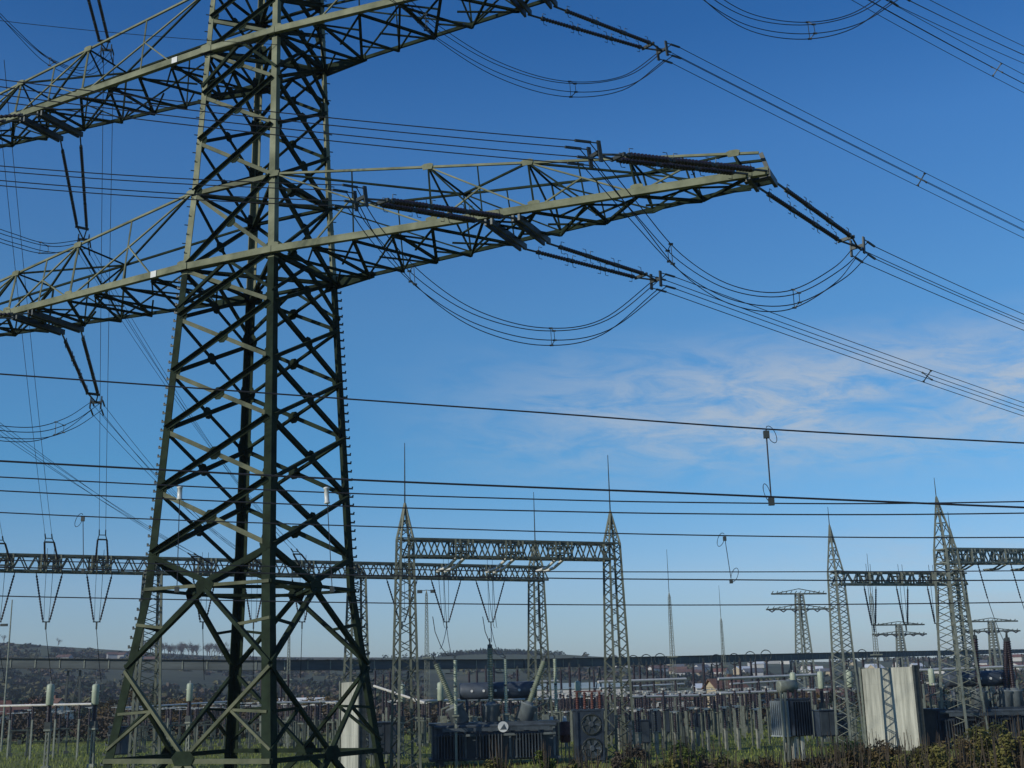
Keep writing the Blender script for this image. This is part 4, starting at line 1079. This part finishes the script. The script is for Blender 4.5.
# busbar tubes on their posts
def busbar(a, b, D0, D1, label, r=0.1, n=4, mt=None):
    A, Bq = at(*a, D0), at(*b, D1); t = thing('busbar', label, 'busbar', gnd_under(A)); m = MB(); m.tube([A, Bq], r, 8); part('tube', m, mt or alu, t)
    for k in range(n):
        p = A.lerp(Bq, (k+.5)/n); m = MB(); m.bar(gnd_under(p), p - Vector((0, 0, 1.2)), .14); part('post', m, galv, t)
        m = MB(); m.ribbed(p - Vector((0, 0, 1.2)), p, .12, 9, 8); part('insulator', m, brownglaze, t, True)
busbar((0, 706), (92, 704), 112, 106, 'pale busbar tube at the left edge', .1)
busbar((122, 708), (240, 701), 118, 128, 'pale busbar tube behind the left pylon legs', .09)
busbar((258, 703), (338, 702), 112, 116, 'pale busbar tube left of the narrow firewall', .1)
busbar((515, 683), (558, 681), 118, 120, 'pale busbar tube behind the rear gantry end tower', .12, 2)
busbar((598, 682), (686, 679), 114, 118, 'pale busbar tube starting at the right pointed tower', .13)
busbar((600, 688), (684, 684), 124, 130, 'second busbar tube just under a brighter one', .11)
busbar((718, 679), (822, 674.5), 112, 118, 'pale busbar tube above the small transformer', .13)
busbar((730, 684), (800, 680), 124, 128, 'thin busbar tube between lattice masts', .1)
busbar((720, 693.5), (815, 690), 104, 108, 'low busbar tube crossing behind the small transformer', .11)
busbar((420, 701), (560, 699), 98, 104, 'low pale busbar tube behind the big transformer', .1)
busbar((630, 697), (716, 695), 100, 104, 'low busbar tube across the middle field', .1)
busbar((905, 671), (1030, 666), 114, 120, 'pale busbar tube right of the white wall', .13)
busbar((374, 686), (425, 703), 92, 88, 'sloping tube beside the narrow firewall', .09, 2)
# control cabinets and small red-brown gear
cab = lab_thing('control_cabinet', 'dark control cabinet between the post insulators', 'cabinet', 'control cabinets of the switchyard')
m = MB(); m.block((0, 0, 1.35), (1.3, .7, 1.5)); m.block((0, 0, 2.13), (1.42, .82, .06)); part('housing', m, darkblue, cab)
m = MB(); m.block((-.31, -.365, 1.35), (.56, .03, 1.36)); m.block((.31, -.365, 1.35), (.56, .03, 1.36)); part('door', m, bluegrey, cab)
m = MB()
for x, y in ((-.55, -.25), (.55, -.25), (-.55, .25), (.55, .25)): m.bar((x, y, 0), (x, y, .6), .1)
part('stand', m, galv, cab)
for k, (px, D, lab) in enumerate(((618, 112, None), (641, 118, 'dark control cabinet between the post insulators'), (660, 114, 'dark control cabinet between the post insulators'), (703, 120, 'dark control cabinet between the post insulators'),
                                 (640, 96, 'dark control cabinet between the post insulators'), (842, 100, 'dark control cabinet at the foot of the gantry tower left of the white wall'), (828, 98, 'dark control cabinet behind the legs of the small transformer'), (383, 86, 'dark control cabinet between the pylon and the left pointed tower'), (377, 95, 'dark control cabinet behind the narrow firewall'), (926, 96, 'dark control cabinet against the end of the white wall'), (119, 96, 'blue control cabinet inside the left pylon leg'))):
    o = cab if lab is None else copy_tree(cab, label=lab); o.location = gnd(px, D); o.rotation_euler = (0, 0, R(20)); q = random.uniform(1.0, 1.35); o.scale = (q, q, q)
for k, px in enumerate((553, 566)):
    t = lab_thing('oil_container', ['orange-red drum unit on a stand right of the big transformer', 'rusty drum unit beside the two-fan cooling unit'][k], 'drum', 'red drums by the transformer')
    m = MB(); m.lathe((0, 0, 1.2), (0, 0, 2.6), [(0, .3), (.05, .36), (.33, .36), (.36, .4), (.4, .36), (.95, .36), (1, .2)], 14); part('drum', m, rust, t, True)
    m = MB(); m.lathe((0, 0, 2.6), (0, 0, 2.95), [(0, .16), (1, .12)], 10); part('neck', m, whitep, t)
    m = MB()
    for a in range(4): m.bar((.28*math.cos(a*1.57), .28*math.sin(a*1.57), 0), (.28*math.cos(a*1.57), .28*math.sin(a*1.57), 1.25), .07)
    part('stand', m, galv, t); place(t, gnd(px, 86 + k))

# ------------------------------------------------------------------ slim masts and lamps
def mast(px, yt, ys, D, label, lamp=False, wd=0.55):
    base = gnd(px, D); zt = zat(px, yt, D); t = thing('lattice_mast', label, 'mast', base, 'slim lattice masts'); m = MB()
    lat_tower(m, base, zt-0.5, wd*1.5, wd*.5, zt, 0.5, 0.022, 26, rb=.012); part('lattice_body', m, galv, t)
    if ys: rod(t, base + Vector((0, 0, zt)), zat(px, ys, D)-zt, .035)
    if lamp:
        m = MB()
        for s in (-.6, .6): m.bar((base.x, base.y, zt), (base.x+s, base.y, zt-.1), .06); m.block((base.x+s*1.1, base.y-.1, zt-.15), (.5, .35, .3))
        part('lamp_head', m, dsteel, t)
    m = MB(); m.block(base + Vector((0, 0, zt*.55)), (.9, .9, .12)); part('platform', m, galv, t)
mast(427.5, 590, 0, 124, 'slim lamp mast right of the left pointed tower', True, .34)
mast(677, 592, 549, 122, 'slim lattice mast with a tall lightning rod between the gantries', False, .36)
mast(728, 617, 585, 150, 'thin lattice mast with a rod behind the ringed columns', False, .34)
mast(884, 591, 553, 118, 'slim lattice mast with a rod behind the white wall', False, .34)
mast(287, 628, 0, 130, 'slim lattice mast seen between the pylon legs', False, .3)
t = thing('street_lamp', 'lamp pole at the far left edge below the beam', 'lamp', gnd(1, 130)); m = MB(); p = gnd(1, 130); zt = zat(1, 600, 130)
m.tube([p, p + Vector((0, 0, zt))], [.13, .06], 6); part('pole', m, galv, t); m = MB(); q = at(4, 625, 130); m.block(q, (.7, .3, .25)); part('lamp_head', m, dsteel, t)

# ------------------------------------------------------------------ far pylons
def far_pylon(px, yt, D, w1, label, levels=((0, 1.0), (0.13, 1.05))):
    base = gnd(px, D); base.z = hill_z(base.x, base.y); zt = zat(px, yt, D); t = thing('lattice_pylon', label, 'pylon', base, 'distant pylons'); m = MB(); hh = zt - base.z
    lat_tower(m, base, hh, hh*.15, hh*.05, hh+hh*.01, 0.4, .0006*D, 12, rb=.00035*D); part('lattice_body', m, galv, t)
    for dz, f in levels:
        m = MB(); z = base.z + hh*(1-dz); a, b = base.copy(), base.copy(); a.z = b.z = z; L = w1*f
        d = Vector((1, .25, 0)).normalized()
        m.bar(a - d*L + Vector((0, 0, .2)), b + d*L + Vector((0, 0, .2)), .0006*D); m.bar(a - d*L*.98, b + d*L*.98, .0006*D)
        m.bar(a - d*L, a + Vector((0, 0, hh*.05)), .0006*D); m.bar(a + d*L, a + Vector((0, 0, hh*.05)), .0006*D)
        n = 12
        for k in range(n): m.bar(a - d*L*(1-2*k/n), a - d*L*(1-2*(k+.5)/n) + Vector((0, 0, hh*.03)), .0005*D)
        ca = part('crossarm', m, lattice_m, t)
        if dz:
            m = MB()
            for k in range(6):
                q = a - d*L*(1-2*(k+.5)/6); m.tube([q - d*.09*L, q - Vector((0, 0, hh*.02)), q + d*.09*L], .0005*D, 5)
            part('insulators', m, brownglaze, ca)
far_pylon(808, 594, 300, 8.5, 'nearest distant pylon left of the right gantry tower', ((0, .86), (0.14, 1.05)))
far_pylon(906, 625, 380, 8.8, 'distant pylon above the white wall')
far_pylon(1000, 621.5, 360, 8.8, 'distant pylon by the right edge')

# ------------------------------------------------------------------ elevated conveyor behind the yard
cv = thing('conveyor_bridge', 'long dark elevated gallery crossing behind the whole yard', 'bridge', gnd(0, 160))
path = [at(-120, 662, 168), at(270, 665.5, 168), at(520, 664, 190), at(660, 660.5, 215), at(880, 654.5, 290), at(1075, 650, 560)]
m = MB()
for a, b in zip(path, path[1:]): m.bar(a, b, 2.0, 1.2)
part('gallery', m, mat('gallery_cladding', (0.075, 0.092, 0.095), .8, 0, .3, .15, streak=6), cv)
m = MB()
for a, b in zip(path, path[1:]):
    for dz in (0.64, -0.64): m.bar(a + Vector((0, -.2, dz)), b + Vector((0, -.2, dz)), 2.3, .08)
part('eaves', m, dsteel, cv)
m = MB()
for a, b in zip(path, path[1:]):
    n = int((b-a).length/3.2); d = (b-a).normalized(); y = Vector((d.y, -d.x, 0)).normalized()
    for k in range(n):
        p = a.lerp(b, (k+.5)/n) + y*1.03; m.bar(p - Vector((0, 0, .58)), p + Vector((0, 0, .58)), .14, .1)
part('cladding_ribs', m, galv, cv)
for a, b in zip(path, path[1:]):
    n = max(1, int((b-a).length/28))
    for k in range(n):
        p = a.lerp(b, (k+.5)/n); g_ = Vector((p.x, p.y, hill_z(p.x, p.y)-.3)); m = MB()
        for s in (-.8, .8): m.bar(g_ + Vector((s*1.4, 0, 0)), p + Vector((s, 0, -.85)), .25)
        m.bar(g_ + Vector((-1.1, 0, 0)), p + Vector((.8, 0, -1.2)), .15); part('trestle', m, dsteel, cv)

# ------------------------------------------------------------------ houses
wallc = [mat('white_render', (0.50, 0.49, 0.46), .8, 0, .06, 2), mat('cream_render', (0.40, 0.34, 0.23), .8, 0, .08, 2), mat('grey_render', (0.30, 0.31, 0.31), .8, 0, .1, 2)]
roofc = [mat('red_tile', (0.16, 0.075, 0.055), .8, 0, .2, 3), mat('brown_tile', (0.12, 0.07, 0.055), .8, 0, .2, 3), mat('slate', (0.10, 0.11, 0.125), .7, 0, .2, 3), mat('light_sheet_roof', (0.55, 0.58, 0.6), .5, 0, .1, 1)]
glass = mat('window_glass', (0.03, 0.035, 0.045), .15, 0, .2, 2, spec=.6)
def house(loc, w_, d_, h_, rh, yaw, wm, rm, label, group=None, windows=True, name='house'):
    t = thing(name, label, 'house', (0, 0, 0), group); m = MB()
    m.block((0, 0, h_/2-.5), (w_, d_, h_+1))
    m.plate([(-w_/2+.001, -d_/2, h_), (-w_/2+.001, d_/2, h_), (-w_/2+.001, 0, h_+rh-.05)], (1, 0, 0), .2); m.plate([(w_/2-.001, -d_/2, h_), (w_/2-.001, d_/2, h_), (w_/2-.001, 0, h_+rh-.05)], (1, 0, 0), .2)
    part('wall', m, wm, t)
    m = MB(); o = .45
    for s in (-1, 1):
        n = Vector((0, -s*rh, d_/2)).normalized() if False else Vector((0, s*rh, d_/2)).normalized()
        m.plate([(-w_/2-o, s*(d_/2+o), h_-rh*o/(d_/2)), (w_/2+o, s*(d_/2+o), h_-rh*o/(d_/2)), (w_/2+o, 0, h_+rh), (-w_/2-o, 0, h_+rh)], n, .18)
    r_ = part('roof', m, rm, t)
    m = MB(); m.block((w_*.22, .4, h_+rh), (.6, .6, 1.3)); part('chimney', m, roofc[1], r_)
    if windows:
        for k in range(max(2, int(w_/2.6))):
            x = -w_/2 + w_*(k+.5)/max(2, int(w_/2.6)); f = MB(); f.block((x, -d_/2-.03, h_*.55), (1.15, .08, 1.35)); wo = part('window', f, whitep, t)
            f = MB(); f.block((x, -d_/2-.08, h_*.55), (.95, .05, 1.15)); part('pane', f, glass, wo)
        f = MB(); f.block((-w_/2-.03, 0, h_*.6), (.08, 1.1, 1.3)); wo = part('window', f, whitep, t); f = MB(); f.block((-w_/2-.08, 0, h_*.6), (.05, .9, 1.1)); part('pane', f, glass, wo)
    return place(t, loc, yaw)
def hz_at(px, D):
    X = (px-512)*D/1195; return Vector((X, D, hill_z(X, D)))
house(hz_at(15, 235), 5, 6, 3.2, 2.2, .6, wallc[0], roofc[0], 'small pink and white gabled house by the left edge')
house(hz_at(36, 240), 8, 6, 2.8, 1.4, .1, wallc[2], roofc[1], 'long grey house with a brown roof at the left')
house(hz_at(66, 242), 8, 6, 3.0, 2.6, -.6, wallc[0], roofc[1], 'white gabled house with a brown roof left of the pylon')
house(hz_at(300, 300), 8, 6, 3.0, 1.8, -.2, wallc[0], roofc[3], 'low white house seen through the right half of the pylon')
house(hz_at(316, 312), 7, 6, 3.0, 1.8, .1, wallc[0], roofc[3], 'second low white house seen through the pylon base')
house(hz_at(706, 190), 4.6, 4.2, 4.6, 1.2, .3, wallc[1], roofc[1], 'yellow two-storey house behind the middle field')
house(hz_at(694, 330), 9, 8, 5, 1.0, 0, wallc[0], roofc[3], 'pale flat shed beside the slim mast')
house(hz_at(705, 335), 8, 8, 5, 1.0, 0, wallc[0], roofc[3], 'second pale shed right of the slim mast')
house(hz_at(628, 250), 20, 8, 2.6, 1.2, .05, wallc[2], roofc[1], 'long low shed with a brown roof behind the right pointed tower')
house(hz_at(760, 240), 24, 8, 2.6, 1.2, .05, wallc[2], roofc[1], 'long low building with a brown roof behind the ringed columns')
gh = hz_at(535, 470)
house(gh, 58, 22, 4.5, 2.0, .03, wallc[0], mat('greenhouse_roof', (0.30, 0.36, 0.34), .5, 0, .15, .4), 'wide pale greenhouse-like hall under the dark gallery', windows=False, name='hall')
for k in range(46):
    px = random.uniform(560, 1060) if k < 38 else random.uniform(-60, 320); D = random.uniform(760, 1100) if k < 38 else random.uniform(850, 1000)
    p = hz_at(px, D); house(p, random.uniform(7, 12), random.uniform(6, 8), random.uniform(2.3, 3.8), random.uniform(1.2, 2.4), random.uniform(-.6, .6), random.choice(wallc[:2] + [wallc[0]]) if k < 38 else wallc[2], random.choice(roofc) if k < 38 else roofc[1],
        'tiny pale house in the settlement on the far slope' if k < 38 else 'tiny pale house on the hillside beyond the brown hedge', 'houses on the far slope' if k < 38 else 'houses on the left hillside', windows=False)

# ------------------------------------------------------------------ vegetation
twig = mat('bare_twigs', (0.078, 0.064, 0.048), .95, 0, .3, 1.5, spec=.1)
brownleaf = mat('brown_leaves', (0.105, 0.078, 0.036), .9, 0, .45, .9, spec=.1)
greenleaf = mat('green_leaves', (0.095, 0.125, 0.026), .8, 0, .45, .8, spec=.15)
darkleaf = mat('dark_needles', (0.022, 0.033, 0.018), .9, 0, .3, .8, spec=.1)
oliveleaf = mat('olive_leaves', (0.125, 0.118, 0.036), .85, 0, .45, .8, spec=.1)
def leaves(m, n, cen, rad, size, shell=0.5, tri=False):
    for _ in range(n):
        while True:
            v = Vector((random.uniform(-1, 1), random.uniform(-1, 1), random.uniform(-1, 1)))
            if v.length < 1: break
        v = v*(shell + (1-shell)*random.random()) if v.length > .3 else v
        p = Vector((cen[0]+v.x*rad[0], cen[1]+v.y*rad[1], cen[2]+v.z*rad[2]))
        a = Vector((random.gauss(0, 1), random.gauss(0, 1), random.gauss(0, 1))).normalized()*size*random.uniform(.6, 1.4); b = a.orthogonal().normalized()*size*random.uniform(.35, .8)
        k = len(m.v); m.v += [tuple(p-a), tuple(p+b), tuple(p+a), tuple(p-b)]; m.f.append((k, k+1, k+2, k+3))
def bare_tree(h, label, group, twn=420):
    t = thing('bare_tree', label, 'tree', (0, 0, 0), group); m = MB(); tw = MB()
    def grow(p, d, L, r, lv):
        q = p + d*L; m.tube([p, q], [r, r*.65], 5 if lv < 2 else 3)
        if lv == 3:
            for _ in range(8):
                e = q + Vector((random.gauss(0, 1), random.gauss(0, 1), random.gauss(.3, .8)))*L*.45; s_ = Vector((random.gauss(0, 1), random.gauss(0, 1), 0))*.05; tw.add([q-s_, q+s_, e], [(0, 1, 2)])
                e2 = e + Vector((random.gauss(0, 1), random.gauss(0, 1), random.gauss(.2, .7)))*L*.3; tw.add([e-s_, e+s_, e2], [(0, 1, 2)])
            return
        for _ in range(3 if lv else 5):
            dd = (d + Vector((random.gauss(0, .55), random.gauss(0, .55), random.gauss(.1, .3)))).normalized(); grow(p.lerp(q, random.uniform(.6, 1)), dd, L*random.uniform(.6, .8), r*.6, lv+1)
    grow(Vector((0, 0, -.3)), Vector((0, 0, 1)), h*.36, h*.022, 0)
    part('trunk', m, wood_m, t); part('crown', tw, twig, t); return t
bt = [bare_tree(h, 'bare winter tree on the ridge seen through the pylon base', 'bare trees on the ridge') for h in (12, 13, 14)]
for o in bt: o.location = hz_at(random.uniform(170, 230), 1235)
for k in range(44):
    px = random.uniform(150, 242); copy_tree(random.choice(bt), loc=hz_at(px, random.uniform(1180, 1240)) - Vector((0, 0, 1.0)), rz=random.uniform(0, 6), sz=(1.25, 1.25, random.uniform(.7, 1.25)), label='bare winter tree on the ridge seen through the pylon base')
for k in range(4): copy_tree(random.choice(bt), loc=hz_at([6, 10, 20, 72][k], 1235) - Vector((0, 0, 1.0)), rz=k, sz=(.8, .8, .8), label='small lone bare tree on the ridge beyond the measuring transformers', group='trees on the left ridge')
def conifer(h, label, group):
    t = thing('conifer', label, 'tree', (0, 0, 0), group); m = MB(); m.tube([(0, 0, -.3), (0, 0, h)], [h*.02, .03], 6); part('trunk', m, wood_m, t); m = MB()
    for k in range(16):
        z = h*(.1 + .88*k/16); r = h*.2*(1-k/16.5); leaves(m, int(26*(1-k/20)), (0, 0, z), (r, r, h*.05), h*.035, .6)
    part('crown', m, darkleaf, t); return t
def bushy(h, label, group, mt, name='round_tree'):
    t = thing(name, label, 'tree', (0, 0, 0), group); m = MB(); m.tube([(0, 0, -.3), (.1, 0, h*.45), (0, .1, h*.8)], [h*.025, h*.015, .03], 6)
    for k in range(5): a = k*1.3; m.tube([(0, 0, h*.35), (math.cos(a)*h*.22, math.sin(a)*h*.22, h*.65)], [h*.012, .03], 4)
    part('trunk', m, wood_m, t); m = MB()
    for k in range(9): leaves(m, 90, (random.gauss(0, h*.14), random.gauss(0, h*.14), h*random.uniform(.4, .85)), (h*.17, h*.17, h*.13), h*.028, .4)
    part('crown', m, mt, t); return t
cf = conifer(9, 'dark conifer behind the left pylon legs', 'dark conifers in the valley'); cf.location = hz_at(166, 260)
for px, D, s in ((248, 300, 1.0), (258, 310, .8), (283, 290, .7), (410, 300, .8), (480, 320, .6)): copy_tree(cf, loc=hz_at(px, D), rz=px, sz=(s, s, s), label='dark conifer in the valley behind the yard')
by = [bushy(7, 'brown leafless bush tree in the thicket behind the yard', 'thicket trees behind the yard', m_) for m_ in (twig, brownleaf, darkleaf)]
for k, o in enumerate(by): o.location = hz_at(60 + k*90, 205)
for k in range(105):
    px = random.uniform(-80, 1100); D = random.uniform(172, 215) if k % 3 else random.uniform(220, 300)
    s = random.uniform(.38, .62) if px > 380 else random.uniform(.5, .8)
    copy_tree(random.choice(by[:2] if k % 4 else by), loc=hz_at(px, D), rz=random.uniform(0, 6), sz=(s*1.5, s*1.5, s))
# dense brown hedge closing the yard at the left, and the far woods
m = MB()
for k in range(430):
    px = random.uniform(-120, 1120); D = random.uniform(150, 162); p = gnd(px, D); h_ = random.uniform(3.2, 4.6) if px < 130 else random.uniform(2.4, 3.6)
    leaves(m, 110, (p.x, p.y, h_*.45), (1.6, 1.2, h_*.55), .22, .3)
setting('undergrowth', m, twig, 'stuff')
woods = {0: MB(), 1: MB(), 2: MB()}
for k in range(3400):
    px = random.uniform(-150, 1150); D = random.uniform(290, 1180); p = hz_at(px, D); q = math.sin(px*.021+1) + math.sin(D*.013 + px*.006) + random.gauss(0, .5)
    if q < (-.9 if px < 420 else .5) or (D > 1090 and px < 420): continue
    h_ = random.uniform(3, 8) * (.7 if px > 420 else (1 if D < 700 else .55)); leaves(woods[int((math.sin(px*.05 + D*.02) + 1 + random.random()*.9)) % 3], 24, (p.x, p.y, p.z + h_*.35), (6, 5, h_*.5), 1.1 + D*.0006, .3)
for k, mt_ in enumerate((darkleaf, twig, mat('winter_scrub', (0.085, 0.085, 0.045), .95, 0, .4, .05, spec=.1))): setting('far_woods', woods[k], mt_, 'stuff')
m = MB()
for k in range(170):
    px = random.gauss(490, 30); D = random.uniform(1180, 1245); p = hz_at(px, D); leaves(m, 22, (p.x, p.y, p.z + 1), (7, 5, 4), 1.2, .3)
setting('ridge_woods', m, darkleaf, 'stuff')

# foreground brush on the railway bank
def shrub(px, D, w_, h_, n, mt, label, size=.085, stems=14, group='shrubs in the foreground'):
    b = gnd(px, D); t = thing('shrub', label, 'shrub', b, group); m = MB()
    for k in range(max(3, int(n/160))):
        a = random.uniform(0, 6.28); rr = random.random()**.5; zz = random.uniform(.25, .8); sp_ = 1 - max(0, zz-.45)
        leaves(m, 160, (b.x + math.cos(a)*w_*.5*rr*sp_, b.y + math.sin(a)*w_*.4*rr*sp_, h_*zz), (w_*.2, w_*.2, h_*.2), size, .3)
    part('foliage', m, mt, t); m = MB()
    for k in range(stems):
        a = random.uniform(0, 6.28); r = random.random()*w_*.45; m.tube([(b.x + r*.3*math.cos(a), b.y + r*.3*math.sin(a), 0), (b.x + r*math.cos(a)*.8, b.y + r*math.sin(a)*.8, h_*.6), (b.x + r*math.cos(a), b.y + r*math.sin(a), h_*random.uniform(.85, 1.2))], [.03, .02, .008], 4)
    part('stems', m, twig, t)
def ht(px, yt, D): return max(.4, zat(px, yt, D))
for px, yt, D, w_, n, mt, lab in (
    (992, 716, 58, 3.2, 2600, oliveleaf, 'tall green bush in front of the dark transformer at the right'),
    (1022, 724, 56, 2.6, 1600, oliveleaf, 'green-brown bush cut by the right edge'),
    (962, 733, 57, 2.4, 1500, brownleaf, 'rusty brown bush left of the tall green bush'),
    (925, 738, 56, 2.6, 1500, oliveleaf, 'low olive bush below the end of the white wall'),
    (885, 736, 58, 2.6, 1500, brownleaf, 'brown bush below the white wall'),
    (845, 737, 60, 2.6, 1500, greenleaf, 'green bush at the foot of the gantry tower'),
    (815, 746, 58, 2.4, 1200, brownleaf, 'brown bush below the small transformer'),
    (770, 751, 56, 2.4, 1000, brownleaf, 'low brown bush left of the small transformer legs'),
    (690, 734, 66, 2.2, 1300, greenleaf, 'yellow-green bush in the middle of the grass'),
    (672, 742, 62, 2.0, 900, oliveleaf, 'olive bush right of the bare brown one'),
    (630, 737, 62, 1.9, 1000, twig, 'bare brown bush under the right pointed tower'),
    (502, 742, 64, 1.5, 900, oliveleaf, 'small yellow-green bush in front of the big transformer'),
    (545, 746, 64, 1.6, 800, greenleaf, 'dark green bush at the right end of the big transformer'),
    (585, 752, 60, 1.8, 700, brownleaf, 'low brown bush below the two-fan cooling unit'),
    (730, 752, 58, 2.2, 800, brownleaf, 'low brown bush in the middle foreground')):
    shrub(px, D, w_, ht(px, yt, D), n, mt, lab)
for k in range(38):
    px = random.uniform(560, 1060); D = random.uniform(47, 57); yt = np.interp(px, [560, 700, 850, 1024], [757, 750, 745, 738]) + random.uniform(-5, 5)
    shrub(px, D, random.uniform(1.6, 2.4), ht(px, yt, D), 520, random.choice([brownleaf, twig, oliveleaf, oliveleaf]), 'low brown scrub along the bottom edge of the view', stems=8, group='scrub along the bottom edge')
m = MB()
for k in range(15000):
    px = random.uniform(380, 1100); D = random.uniform(46, 72); b = gnd(px, D); h_ = random.uniform(.3, 1.0); a = random.uniform(0, 6.28); l = Vector((math.cos(a), math.sin(a), 0)); o = Vector((random.gauss(0, .2), random.gauss(0, .2), h_))
    m.add([b - l*.02, b + l*.02, b + o], [(0, 1, 2)])
setting('dry_grass', m, mat('dry_grass', (0.20, 0.14, 0.06), .9, 0, .45, .3, spec=.1), 'stuff')
m = MB()
for k in range(16000):
    px = random.uniform(-20, 820); D = 72*(random.uniform(1, 2.1)); b = gnd(px, D); h_ = random.uniform(.12, .4); a = random.uniform(0, 6.28); l = Vector((math.cos(a), math.sin(a), 0)); o = Vector((random.gauss(0, .1), random.gauss(0, .1), h_))
    m.add([b - l*.035, b + l*.035, b + o], [(0, 1, 2)])
setting('grass', m, mat('green_grass', (0.17, 0.205, 0.05), .9, 0, .4, .25, spec=.1), 'stuff')

# ------------------------------------------------------------------ haze
hm = bpy.data.materials.new('haze'); hm.use_nodes = True; t = hm.node_tree; t.nodes.clear()
o_ = t.nodes.new('ShaderNodeOutputMaterial'); v_ = t.nodes.new('ShaderNodeVolumePrincipled')
v_.inputs['Color'].default_value = (0.80, 0.88, 1.0, 1); v_.inputs['Density'].default_value = 0.00018; v_.inputs['Anisotropy'].default_value = 0.2
t.links.new(v_.outputs[0], o_.inputs['Volume'])
m = MB(); m.block((0, 0, 44), (7200, 7200, 96)); setting('haze', m, hm, 'stuff')
